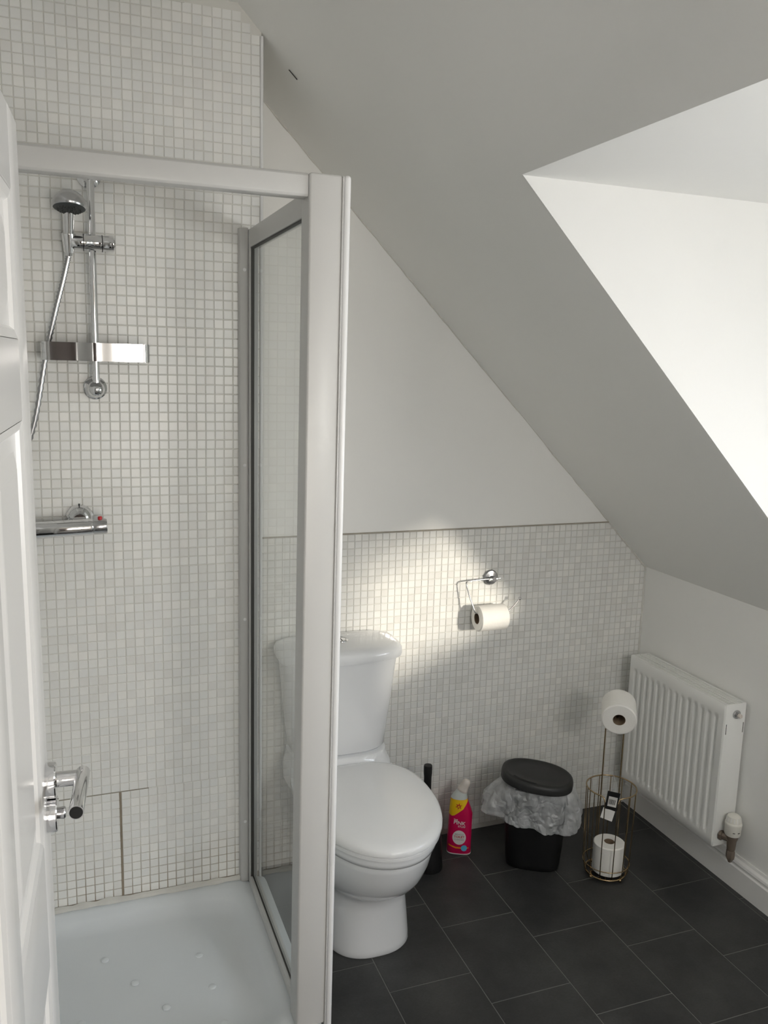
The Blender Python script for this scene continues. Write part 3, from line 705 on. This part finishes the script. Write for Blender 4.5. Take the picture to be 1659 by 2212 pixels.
loft('pan', pan, M['ceramic'], wc)
def SQ(hw, y0, y1, z, e=5, e2=4): return sup((tx, (y0 + y1) / 2), hw, (y1 - y0) / 2, 64, e, z, 0, e2=e2)
deck = [SQ(0.172, -0.235, -0.004, 0.36, 4, 3), SQ(0.174, -0.235, -0.004, 0.405, 4, 3), SQ(0.170, -0.228, -0.004, 0.420, 4, 3), SQ(0.164, -0.214, -0.004, 0.432, 4, 3), SQ(0.161, -0.206, -0.004, 0.448, 4, 3), SQ(0.160, -0.204, -0.004, 0.456, 4, 3), SQ(0.154, -0.198, -0.006, 0.459, 4, 3)]
loft('deck', deck, M['ceramic'], wc)
cist = [SQ(0.150, -0.186, -0.008, 0.4605, 5, 3), SQ(0.157, -0.194, -0.004, 0.470, 5, 3), SQ(0.164, -0.198, -0.004, 0.54, 5, 3), SQ(0.176, -0.204, -0.004, 0.65, 5, 3.2), SQ(0.189, -0.211, -0.004, 0.775, 5, 3.2)]
loft('cistern', cist, M['ceramic'], wc)
cl = [SQ(0.189, -0.211, -0.004, 0.775, 5, 3.2), SQ(0.202, -0.224, -0.003, 0.777, 5, 3.2), SQ(0.204, -0.226, -0.003, 0.784, 5, 3.2), SQ(0.203, -0.225, -0.003, 0.800, 5, 3.2), SQ(0.196, -0.218, -0.006, 0.811, 5, 3.2), SQ(0.180, -0.202, -0.016, 0.817, 4.6, 3), SQ(0.150, -0.175, -0.035, 0.8195, 4, 3), SQ(0.05, -0.12, -0.09, 0.821, 3, 3)]
lid = loft('cistern_lid', cl, M['ceramic'], wc)
fb = lathe('flush_button', [(0.024, 0), (0.024, 0.003), (0.021, 0.006), (0.020, 0.0045), (0, 0.005)], (0.664, -0.108, 0.8195), M['chrome'], wc, n=28)
box('button_divider', (0.6632, -0.127, 0.8238), (0.6648, -0.089, 0.8252), M['black'], fb)
def L(k, z, g=0.0):
    hw, yb, yf, sp_ = 0.198, -0.208, -0.724, -0.42
    return sup((tx, sp_), hw * k - g, (yb - sp_) * k - g, 80, 2.7, z, 0, b2=(sp_ - yf) * k - g, e2=2.05)
loft('seat', [L(0.965, 0.4055), L(0.985, 0.408), L(0.988, 0.417), L(0.97, 0.420)], M['seatplastic'], wc)
loft('seat_lid', [L(0.975, 0.4205), L(0.998, 0.423), L(1.0, 0.428), L(0.992, 0.436), L(0.965, 0.443), L(0.90, 0.4485), L(0.75, 0.4525), L(0.5, 0.455), L(0.2, 0.456)], M['seatplastic'], wc)
for s in (-0.075, 0.075): lathe('hinge', [(0, -0.02), (0.009, -0.02), (0.009, 0.02), (0, 0.02)], (tx + s, -0.214, 0.427), M['seatplastic'], wc, axis=(1, 0, 0), n=14)

# ------------------------------------------------------------------ toilet rolls
def roll(name, c, ax, r, ln, rc, label, group=None, tail=False):
    ax = Vector(ax).normalized(); c = Vector(c)
    e = thing(name, label, 'toilet roll', c, group)
    lathe('paper', [(rc, 0), (r - 0.004, 0.0), (r, 0.003), (r, ln - 0.003), (r - 0.004, ln), (rc, ln)], c, M['paper'], e, axis=ax, n=48)
    lathe('tube_core', [(rc - 0.0015, 0.0012), (rc + 0.0005, 0.0012), (rc + 0.0005, ln - 0.0012), (rc - 0.0015, ln - 0.0012), (rc - 0.0015, 0.0012)], c, M['card'], e, axis=ax, n=32)
    return e
# holder on the wall
hold = thing('toilet_roll_holder', 'chrome wire toilet roll holder on the half-tiled wall', 'roll holder', (1.249, 0.0, 0.968))
lathe('rose', [(0.0275, 0.0), (0.0275, 0.005), (0.024, 0.009), (0.008, 0.012), (0.008, 0.034), (0, 0.034)], (1.249, -0.0033, 0.967), M['hose'], hold, axis=(0, -1, 0), n=32)
tube('swivel_pin', [(1.232, -0.031, 0.9655), (1.262, -0.031, 0.9672)], 0.0058, M['chrome'], hold, n=14)
w_ = smooth_path([(1.275, -0.031, 0.968), (1.20, -0.031, 0.9675), (1.146, -0.034, 0.964), (1.140, -0.040, 0.955), (1.150, -0.046, 0.915), (1.166, -0.056, 0.866), (1.170, -0.057, 0.858), (1.182, -0.057, 0.853), (1.22, -0.057, 0.8525), (1.29, -0.057, 0.8525), (1.318, -0.056, 0.868), (1.343, -0.053, 0.893)], 6)
tube('wire', w_, 0.0026, M['satin'], hold, n=8)
bm = bmesh.new(); bmesh.ops.create_uvsphere(bm, u_segments=16, v_segments=10, radius=0.0062, matrix=Matrix.Translation((1.345, -0.053, 0.895)))
link('tip_ball', from_bm(bm), M['chrome'], hold, smooth=True)
roll('toilet_roll', (1.176, -0.057, 0.836), (1, 0, 0), 0.0455, 0.108, 0.0195, 'part-used toilet roll hanging on the wire holder on the tiled wall', 'toilet rolls')

# ------------------------------------------------------------------ freestanding bronze roll stand
BX, BY = 1.542, -0.392
st = thing('toilet_roll_stand', 'bronze wire toilet roll stand with a tall open basket by the radiator', 'roll stand', (BX, BY, 0))
RB = 0.0775; AF = math.radians(-90 - 34)           # direction of the open front
def cpt(a, r, z): return Vector((BX + r * math.cos(a), BY + r * math.sin(a), z))
def ring(name, r, z, a0=0, a1=2 * PI, rr=0.0024, n=48, closed=True):
    k = n + (0 if closed else 1)
    return tube(name, [cpt(a0 + (a1 - a0) * j / n, r, z) for j in range(k)], rr, M['bronze'], st, n=8, closed=closed)
GAP = 0.26
RT, ZT = 0.0825, 0.316
pt = [cpt(AF + GAP, RT + 0.001, 0.298)] + [cpt(AF + GAP + 0.05 + (2 * PI - 2 * GAP - 0.10) * j / 44, RT, ZT if 0 < j < 44 else ZT - 0.004) for j in range(45)] + [cpt(AF - GAP, RT + 0.001, 0.298)]
tube('top_ring', pt, 0.0024, M['bronze'], st, n=8)
ring('lower_ring', RB, 0.045, rr=0.0018)
ring('base_ring', RB - 0.010, 0.010, rr=0.0030)
NW = 13
for j in range(NW):
    a = AF + GAP + (2 * PI - 2 * GAP) * j / (NW - 1)
    top = 0.300 if j in (0, NW - 1) else ZT
    tube('wire', smooth_path([cpt(a, RT, top), cpt(a, RB + 0.003, 0.18), cpt(a, RB + 0.0005, 0.06), cpt(a, RB - 0.003, 0.025), cpt(a, RB - 0.012, 0.0105)], 4), 0.0018, M['bronze'], st, n=6)
for j in range(4):
    a = AF + math.radians(45 + 90 * j)
    bm = bmesh.new(); bmesh.ops.create_uvsphere(bm, u_segments=12, v_segments=8, radius=0.0062, matrix=Matrix.Translation(cpt(a, RB - 0.010, 0.0062)))
    link('ball_foot', from_bm(bm), M['bronze'], st, smooth=True)
for j in range(3):
    a = AF + math.radians(60 * j)
    tube('base_wire', [cpt(a, RB - 0.011, 0.011 + 0.0005 * j), cpt(a + PI, RB - 0.011, 0.011 + 0.0005 * j)], 0.0013, M['bronze'], st, n=6)
fd = Vector((math.cos(AF), math.sin(AF), 0)); sd_ = Vector((-fd.y, fd.x, 0))
rc_ = Vector((BX, BY, 0)) + fd * -0.074
RZ = 0.571
for s in (-1, 1):
    tube('upright', smooth_path([rc_ + sd_ * (0.030 * s) + Vector((0, 0, 0.012)), rc_ + sd_ * (0.030 * s) + Vector((0, 0, 0.3)), rc_ + sd_ * (0.030 * s) + Vector((0, 0, RZ - 0.05)), rc_ + sd_ * (0.026 * s) + Vector((0, 0, RZ - 0.005))], 5), 0.0024, M['bronze'], st, n=8)
tube('roll_arm', smooth_path([rc_ + sd_ * -0.026 + Vector((0, 0, RZ - 0.006)), rc_ + Vector((0, 0, RZ + 0.014)), rc_ + sd_ * 0.026 + Vector((0, 0, RZ - 0.006))], 8), 0.0024, M['bronze'], st, n=8)
tl = math.radians(-11)
rax = Vector((fd.x * math.cos(tl), fd.y * math.cos(tl), math.sin(tl)))
rs = rc_ + Vector((0, 0, RZ + 0.012)) + rax * 0.006
tube('roll_peg', [rs - rax * 0.006, rs + rax * 0.085], 0.0030, M['bronze'], st, n=8)
roll('toilet_roll', rs + Vector((0.006, -0.002, 0.003)), rax, 0.057, 0.098, 0.0205, 'full toilet roll held up on top of the bronze stand', 'toilet rolls')
roll('toilet_roll', (BX + 0.004, BY - 0.006, 0.0135), (0, 0, 1), 0.0525, 0.104, 0.0175, 'spare toilet roll standing upright inside the bronze wire basket', 'toilet rolls')
# shop tag hanging inside the basket
tg = thing('price_tag', 'black and white barcode tag hanging inside the bronze wire basket', 'tag', (1.545, -0.375, 0.19))
tr = Matrix.Translation((1.552, -0.390, 0.262)) @ Matrix.Rotation(math.radians(-34), 4, 'Z') @ Matrix.Rotation(math.radians(6), 4, 'Y')
def tbox(name, lo, hi, m, extra=None):
    mt = tr @ extra if extra else tr
    return link(name, from_bm(box_bm(bmesh.new(), lo, hi, 0, 2, mt)), m, tg)
tbox('card', (-0.021, -0.0006, -0.034), (0.021, 0.0006, 0.032), M['black'])
tbox('barcode_label', (-0.014, -0.0012, -0.022), (0.015, -0.0007, 0.014), M['white_print'])
bm = bmesh.new(); x = -0.011
while x < 0.011:
    wd = random.choice((0.0006, 0.0011, 0.0016)); box_bm(bm, (x, -0.0015, -0.014), (x + wd, -0.0012, 0.004), 0, 2, tr); x += wd + random.choice((0.0007, 0.0012))
link('barcode', from_bm(bm), M['black'], tg)
tbox('leaflet', (-0.021, -0.0005, -0.036), (0.019, 0.0005, 0.0), M['white_print'], Matrix.Translation((-0.004, 0.0, -0.034)) @ Matrix.Rotation(math.radians(-14), 4, 'X') @ Matrix.Rotation(math.radians(8), 4, 'Y'))
tube('string', [tr @ Vector((0, 0, 0.031)), tr @ Vector((0.004, 0.01, 0.055)), Vector((1.570, -0.356, 0.345))], 0.0007, M['neck'], tg, n=5)

# ------------------------------------------------------------------ pedal-less oval bin with liner
bc = (1.337, -0.252); br = math.radians(-31)
bn = thing('waste_bin', 'black oval plastic waste bin with lid standing between bleach bottle and roll stand', 'bin', (bc[0], bc[1], 0))
def B(a, b, z, e=2.6, dx=0.0): return sup((bc[0] + dx, bc[1]), a, b, 64, e, z, br)
loft('bin_body', [B(0.088, 0.064, 0.0, 3.2), B(0.092, 0.068, 0.004, 3.2), B(0.094, 0.070, 0.02, 3.2), B(0.104, 0.078, 0.16, 3.0), B(0.112, 0.085, 0.295, 2.8), B(0.109, 0.082, 0.295, 2.8), B(0.10, 0.075, 0.16, 3.0), B(0.09, 0.066, 0.01, 3.2)], M['black'], bn)
ltilt = Matrix.Translation((bc[0], bc[1], 0.318)) @ Matrix.Rotation(math.radians(5.5), 4, Vector((math.sin(-br), math.cos(-br), 0))) @ Matrix.Translation((-bc[0], -bc[1], -0.318))
lsec = [B(0.119, 0.098, 0.300, 2.3), B(0.123, 0.102, 0.302, 2.3), B(0.1235, 0.1025, 0.318, 2.3), B(0.121, 0.100, 0.327, 2.3), B(0.116, 0.095, 0.331, 2.3), B(0.107, 0.086, 0.332, 2.3), B(0.104, 0.083, 0.330, 2.3), B(0.07, 0.05, 0.332, 2.2), B(0.02, 0.015, 0.333, 2)]
ld = loft('bin_lid', [[ltilt @ p for p in s] for s in lsec], M['blacklid'], bn)
bm = bmesh.new()
f0 = math.radians(205)
A, Bq = [], []
for j in range(9):
    t = math.radians(222 + 46 * j / 8)
    for lst, k in ((A, 1.0), (Bq, 0.935)):
        x, y = 0.112 * k * math.cos(t), 0.091 * k * math.sin(t)
        lst.append(ltilt @ Vector((bc[0] + x * math.cos(br) - y * math.sin(br), bc[1] + x * math.sin(br) + y * math.cos(br), 0.3335)))
va = [bm.verts.new(p) for p in A]; vb = [bm.verts.new(p) for p in Bq]
for j in range(8): bm.faces.new((va[j], va[j + 1], vb[j + 1], vb[j]))
link('grip_slot', from_bm(bm), M['black'], ld)
# crumpled liner hanging out under the lid
random.seed(21)
secs = []; NL = 150
ph = [random.uniform(0, 6.28) for _ in range(9)]
def crumple(t, lv):
    return sum(math.sin(t * f + ph[i] + lv * (1.2 + i * 0.5)) * a for i, (f, a) in enumerate(((3, 0.004), (5, 0.0055), (8, 0.005), (13, 0.004), (19, 0.0028), (27, 0.002))))
for lv, (k, z) in enumerate(((0.93, 0.300), (1.00, 0.297), (1.06, 0.284), (1.13, 0.262), (1.18, 0.238), (1.21, 0.215), (1.22, 0.196), (1.19, 0.182), (1.13, 0.177), (1.06, 0.185), (1.0, 0.205))):
    s = []
    for j in range(NL):
        t = 2 * PI * j / NL
        amp = min(1, lv / 4)
        fold = abs(math.sin(t * 4.5 + 0.35 * lv + ph[6])) ** 0.7 * 0.015 + abs(math.sin(t * 9.5 - 0.5 * lv + ph[7])) ** 0.6 * 0.010 - 0.013
        c1 = (crumple(t, lv * 0.45) * 0.45 + fold) * amp
        left = max(0, math.cos(t - math.radians(192))) ** 5
        right = max(0, math.cos(t - math.radians(-8))) ** 2
        a = 0.112 * k + c1 + amp * (0.046 * left + 0.016 * right); b = 0.092 * k + c1 + amp * 0.020 * left
        low = max(0.0, (lv - 2) / 8)
        zz = z + (crumple(t + 1.3, lv * 0.4) * 0.35) * amp + low * (0.016 * left - 0.052 * right)
        x, y = a * math.cos(t), b * math.sin(t)
        p = Vector((bc[0] + x * math.cos(br) - y * math.sin(br), bc[1] + x * math.sin(br) + y * math.cos(br), zz))
        p.y = min(p.y, -0.012); s.append(p)
    secs.append(s)
ln = loft('bin_liner', secs, M['liner'], cap0=False, cap1=False, angle=30)
tag(ln, 'thin white plastic bin liner bunched out under the black bin lid', 'bin bag')
bm = bmesh.new(); base = Vector((1.424, -0.322, 0.186))
vs = [bm.verts.new(base + Vector(v)) for v in ((0, 0, 0), (0.013, 0.002, 0.0), (0.006, -0.002, -0.045), (-0.003, -0.002, -0.045))]
bm.faces.new(vs); r = bmesh.ops.solidify(bm, geom=bm.faces[:], thickness=0.001)
link('tie_strap', from_bm(bm), M['white_print'], ln)

# ------------------------------------------------------------------ toilet brush
bsh = thing('toilet_brush', 'black toilet brush in a black holder between toilet and pink bottle', 'toilet brush', (0.972, -0.172, 0))
lathe('holder', [(0, 0), (0.050, 0.0), (0.051, 0.003), (0.049, 0.02), (0.043, 0.10), (0.041, 0.13), (0.038, 0.133), (0.036, 0.128)], (0.974, -0.172, 0), M['black'], bsh, n=36)
lathe('brush_handle', [(0.013, 0), (0.013, 0.285), (0.0145, 0.30), (0.0145, 0.322), (0.0135, 0.327), (0.0, 0.327)], (0.962, -0.175, 0.05), M['black'], bsh, axis=(-0.01, 0, 1), n=24)
lathe('brush_collar', [(0.037, 0.128), (0.036, 0.134), (0.016, 0.137), (0.013, 0.142)], (0.972, -0.173, 0), M['black'], bsh, n=28)

# ------------------------------------------------------------------ toilet cleaner bottle
bo = Vector((1.116, -0.118, 0)); brt = math.radians(-27)
bt = thing('cleaner_bottle', 'pink toilet cleaner bottle with yellow label and angled white cap on floor', 'bottle', bo)
SEC = [(0.0, 0.040, 0.026, 0, 3), (0.004, 0.043, 0.029, 0, 3), (0.06, 0.0425, 0.029, 0.000, 3), (0.12, 0.0415, 0.028, 0.001, 3), (0.150, 0.0410, 0.027, 0.002, 2.8), (0.170, 0.0375, 0.026, -0.001, 2.6), (0.192, 0.0325, 0.024, -0.0045, 2.4), (0.206, 0.0290, 0.022, -0.006, 2.2)]
NECK = [(0.206, 0.0290, 0.022, -0.006, 2.2), (0.216, 0.0255, 0.020, -0.0045, 2.1), (0.226, 0.021, 0.018, -0.001, 2), (0.238, 0.017, 0.0155, 0.004, 2)]
def sec_at(z):
    for a, b in zip(SEC, SEC[1:]):
        if a[0] <= z <= b[0]:
            t = (z - a[0]) / (b[0] - a[0]); return [a[i] + (b[i] - a[i]) * t for i in range(5)]
    return SEC[-1] if z > SEC[-1][0] else SEC[0]
def bp(x, y, z): return Vector((bo.x + x * math.cos(brt) - y * math.sin(brt), bo.y + x * math.sin(brt) + y * math.cos(brt), z))
def bring(s): return [bp(p.x, p.y, s[0]) for p in sup((s[3], 0), s[1], s[2], 48, s[4], 0)]
body = loft('bottle_body', [bring(s) for s in SEC], M['pink'], bt)
loft('bottle_neck', [bring(s) for s in NECK], M['neck'], bt)
ca = Vector((bp(0.42, 0, 1) - bp(0, 0, 0))).normalized()
lathe('bottle_cap', [(0, 0), (0.0185, 0), (0.0192, 0.004), (0.0185, 0.008), (0.0165, 0.012), (0.0158, 0.026), (0.0145, 0.036), (0.011, 0.0425), (0.006, 0.0455), (0, 0.046)], bp(0.003, 0, 0.232), M['cap'], bt, axis=ca, n=24)
lathe('base_band', [(0, 0), (0.5, 0)], bo, M['white_print'], None, n=4) if False else None
loft('base_band', [bring((0.0005, 0.0405, 0.0265, 0, 3)), bring((0.003, 0.0434, 0.0294, 0, 3)), bring((0.0065, 0.0434, 0.0294, 0, 3)), bring((0.0065, 0.042, 0.028, 0, 3))], M['white_print'], bt)
def wrap(x, z, lift=0.0006):
    """put a label point on the front of the bottle"""
    s = sec_at(z); u = max(-0.985, min(0.985, (x - s[3]) / s[1]))
    y = -s[2] * (1 - abs(u) ** s[4]) ** (1 / s[4]); return bp(s[3] + u * s[1] * (1 + lift / s[1]), y - lift, z)
def decal(name, poly, m, lift, cell=0.004, parent=None):
    """fill a 2-D outline with a small grid and lay it on the bottle"""
    bm = bmesh.new(); vs = [bm.verts.new((x, z, 0)) for x, z in poly]; bm.faces.new(vs)
    xs = [p[0] for p in poly]; zs = [p[1] for p in poly]
    for ax, lo, hi in ((0, min(xs), max(xs)), (1, min(zs), max(zs))):
        k = lo + cell
        while k < hi:
            co = [0, 0, 0]; no = [0, 0, 0]; co[ax] = k; no[ax] = 1
            bmesh.ops.bisect_plane(bm, geom=bm.verts[:] + bm.edges[:] + bm.faces[:], plane_co=co, plane_no=no); k += cell
    for v in bm.verts: v.co = wrap(v.co.x, v.co.y, lift)
    return link(name, from_bm(bm), m, parent or body, smooth=False)
decal('yellow_label', [(-0.041, 0.150), (-0.028, 0.146), (-0.020, 0.149), (0.010, 0.174), (0.024, 0.199), (0.0235, 0.206), (-0.0355, 0.206), (-0.038, 0.19)], M['yellow'], 0.0007)
def star(cx_, cz_, r, k=5, q=0.42, rot=0.2): return [(cx_ + (r if j % 2 == 0 else r * q) * math.sin(PI * j / k + rot), cz_ + (r if j % 2 == 0 else r * q) * math.cos(PI * j / k + rot)) for j in range(2 * k)]
decal('star_print', star(-0.006, 0.184, 0.0125, 6, 0.40), M['red'], 0.0012)
decal('star_centre', star(-0.006, 0.183, 0.005, 6, 0.5), M['yellow'], 0.0016)
decal('round_label', [(0.000 + 0.0235 * math.cos(2 * PI * j / 28), 0.068 + 0.027 * math.sin(2 * PI * j / 28)) for j in range(28)], M['white_print'], 0.0007)
decal('stripe_print', [(-0.036, 0.034), (-0.010, 0.026), (0.034, 0.027), (0.034, 0.031), (-0.010, 0.032), (-0.036, 0.039)], M['orange'], 0.0007)
decal('blue_dot_print', [(0.018 + 0.0105 * math.cos(2 * PI * j / 20), 0.029 + 0.0115 * math.sin(2 * PI * j / 20)) for j in range(20)], M['blue'], 0.0011)
def lettering(name, txt, x, z, size, m, shear=0.0, lift=0.0009, rot=0.0, xs=1.0, parent=None):
    cu = bpy.data.curves.new(name, 'FONT'); cu.body = txt; cu.size = size; cu.align_x = 'CENTER'; cu.align_y = 'CENTER'; cu.offset = size * 0.018; cu.resolution_u = 2
    ob = bpy.data.objects.new('tmp_text', cu); COL.objects.link(ob)
    bpy.context.view_layer.update()
    me = bpy.data.meshes.new_from_object(ob.evaluated_get(bpy.context.evaluated_depsgraph_get()))
    bpy.data.objects.remove(ob); bpy.data.curves.remove(cu)
    bm = bmesh.new(); bm.from_mesh(me); bpy.data.meshes.remove(me)
    for v in bm.verts:
        u, t = v.co.x * xs, v.co.y
        u, t = u * math.cos(rot) - t * math.sin(rot), u * math.sin(rot) + t * math.cos(rot)
        v.co = wrap(x + u, z + t, lift)
    me = bpy.data.meshes.new(name); bm.to_mesh(me); bm.free()
    me.materials.clear()
    return link(name, me, m, parent or body)
lettering('the_lettering', 'THE', -0.014, 0.1335, 0.008, M['white_print'], rot=-0.10)
lettering('pink_lettering', 'PINK', -0.001, 0.1225, 0.0185, M['white_print'], rot=-0.10)
lettering('stuff_lettering', 'STUFF', 0.007, 0.1090, 0.0095, M['white_print'], rot=-0.10)
lettering('small_lettering', 'MIRACLE', 0.000, 0.0800, 0.0075, M['grey_print'], lift=0.0013)
lettering('toilet_lettering', 'TOILET', 0.000, 0.0705, 0.0110, M['red'], lift=0.0013)
lettering('cleaner_lettering', 'CLEANER', 0.000, 0.0605, 0.0080, M['grey_print'], lift=0.0013)

# ------------------------------------------------------------------ radiator
RX0, RX1, RY0, RY1, RZ0, RZ1 = 1.820, 1.905, -0.576, -0.078, 0.150, 0.646
rad_ = thing('radiator', 'white panel radiator on the low wall under the sloping ceiling', 'radiator', (1.87, -0.33, RZ0))
bm = bmesh.new(); NY = 190; NR = 14.0; m0 = 0.020
zs = [RZ0, RZ0 + 0.004, RZ0 + 0.028, RZ0 + 0.038, RZ0 + 0.044, RZ0 + 0.052, RZ0 + 0.25, RZ1 - 0.060, RZ1 - 0.052, RZ1 - 0.046, RZ1 - 0.036, RZ1 - 0.004, RZ1]
zk = [0, 0, 0, 0, 0.6, 1, 1, 1, 0.6, 0, 0, 0, 0]
g = []
for i, z in enumerate(zs):
    row = []
    for j in range(NY + 1):
        y = RY0 + (RY1 - RY0) * j / NY; t = (y - RY0 - m0) / (RY1 - RY0 - 2 * m0)
        d = 0
        if 0 < t < 1:
            f = (t * NR) % 1.0; e = min(1, max(0, (0.25 - abs(f - 0.5)) / 0.12 + 0.5)); e = e * e * (3 - 2 * e); d = 0.0085 * e * zk[i]
        edge = 0.003 if (i in (0, len(zs) - 1) or j in (0, NY)) else 0.0
        row.append(bm.verts.new((RX0 + d + edge, y, z)))
    g.append(row)
for i in range(len(zs) - 1):
    for j in range(NY): bm.faces.new((g[i][j], g[i][j + 1], g[i + 1][j + 1], g[i + 1][j]))
link('front_panel', from_bm(bm), M['radiator'], rad_, smooth=True, angle=60)
box('core', (RX0 + 0.013, RY0 + 0.004, RZ0 + 0.002), (RX1 - 0.004, RY1 - 0.004, RZ1 - 0.020), M['radiator'], rad_)
box('back_panel', (RX1 - 0.006, RY0 + 0.003, RZ0), (RX1, RY1 - 0.003, RZ1 - 0.002), M['radiator'], rad_, bev=0.002)
for y0, y1 in ((RY0 - 0.002, RY0 + 0.003), (RY1 - 0.003, RY1 + 0.002)):
    box('side_cover', (RX0 + 0.003, y0, RZ0), (RX1, y1, RZ1 + 0.001), M['radiator'], rad_, bev=0.002)
bm = bmesh.new(); y = RY0 + 0.008
while y < RY1 - 0.008:
    box_bm(bm, (RX0 + 0.012, y, RZ1 - 0.006), (RX1 - 0.010, y + 0.0036, RZ1)); y += 0.0082
for x in (RX0 + 0.003, RX1 - 0.013, (RX0 + RX1) / 2 - 0.002): box_bm(bm, (x, RY0, RZ1 - 0.004), (x + (0.010 if x != (RX0 + RX1) / 2 - 0.002 else 0.004), RY1, RZ1 + 0.0015))
link('top_grille', from_bm(bm), M['radiator'], rad_, kind='stuff')
bv = lathe('bleed_valve', [(0.0145, 0), (0.0145, 0.004), (0.010, 0.005), (0.010, 0.008), (0.0065, 0.009), (0.0065, 0.016), (0, 0.016)], (1.866, RY0 - 0.002, 0.611), M['satin'], rad_, axis=(0, -1, 0), n=24)
lathe('bleed_pin', [(0.0075, 0.012), (0.0075, 0.020), (0.006, 0.022), (0, 0.022)], (1.866, RY0 - 0.002, 0.611), M['cap'], bv, axis=(0, -1, 0), n=16)
for x in (RX0 + 0.0085, RX1 - 0.0075): box('clip_slot', (x, RY0 - 0.0025, 0.545), (x + 0.0022, RY0 - 0.0015, 0.580), M['rubber'], rad_)
# valve
VX, VY = 1.868, RY0 - 0.036
tv = thing('radiator_valve', 'white topped thermostatic valve on the lower corner of the radiator', 'radiator valve', (VX, VY, 0.10))
lathe('tail_nut', [(0.010, 0), (0.0155, 0.0), (0.0165, 0.003), (0.0165, 0.009), (0.012, 0.010), (0.012, 0.036)], (VX - 0.020, RY0 - 0.002, 0.190), M['brass'], tv, axis=(0.45, -1, 0), n=8)
lathe('valve_body', [(0, -0.006), (0.010, -0.006), (0.0135, 0.004), (0.0145, 0.018), (0.0155, 0.034), (0.019, 0.044), (0.0195, 0.056), (0, 0.056)], (VX, VY, 0.150), M['brass'], tv, n=20)
lathe('compression_nut', [(0, -0.026), (0.006, -0.026), (0.0095, -0.018), (0.0135, -0.012), (0.0145, -0.004), (0.0145, 0.014), (0.012, 0.018), (0, 0.018)], (VX, VY, 0.133), M['brass'], tv, n=6)
kn = lathe('valve_head', [(0, 0), (0.0235, 0.0), (0.0255, 0.004), (0.0265, 0.034), (0.0275, 0.040), (0.0265, 0.045), (0.0245, 0.047), (0.0232, 0.058), (0.0205, 0.066), (0.013, 0.071), (0, 0.072)], (VX, VY, 0.2055), M['knob'], tv, n=32)
for j in range(14):
    a = 2 * PI * j / 14
    c0 = Vector((VX + 0.0236 * math.cos(a), VY + 0.0236 * math.sin(a), 0.2555))
    tube('grip_rib', [c0, c0 + Vector((-0.0012 * math.cos(a), -0.0012 * math.sin(a), 0.009)), c0 + Vector((-0.004 * math.cos(a), -0.004 * math.sin(a), 0.0150))], 0.0013, M['upvc'], kn, n=5)
for a in (math.radians(-125), math.radians(-88)):
    c0 = Vector((VX + 0.0255 * math.cos(a), VY + 0.0255 * math.sin(a), 0.2225)); tt = Vector((-math.sin(a), math.cos(a), 0))
    tube('index_slot', [c0 - tt * 0.0035, c0 + tt * 0.0035], 0.0016, M['rubber'], kn, n=5)
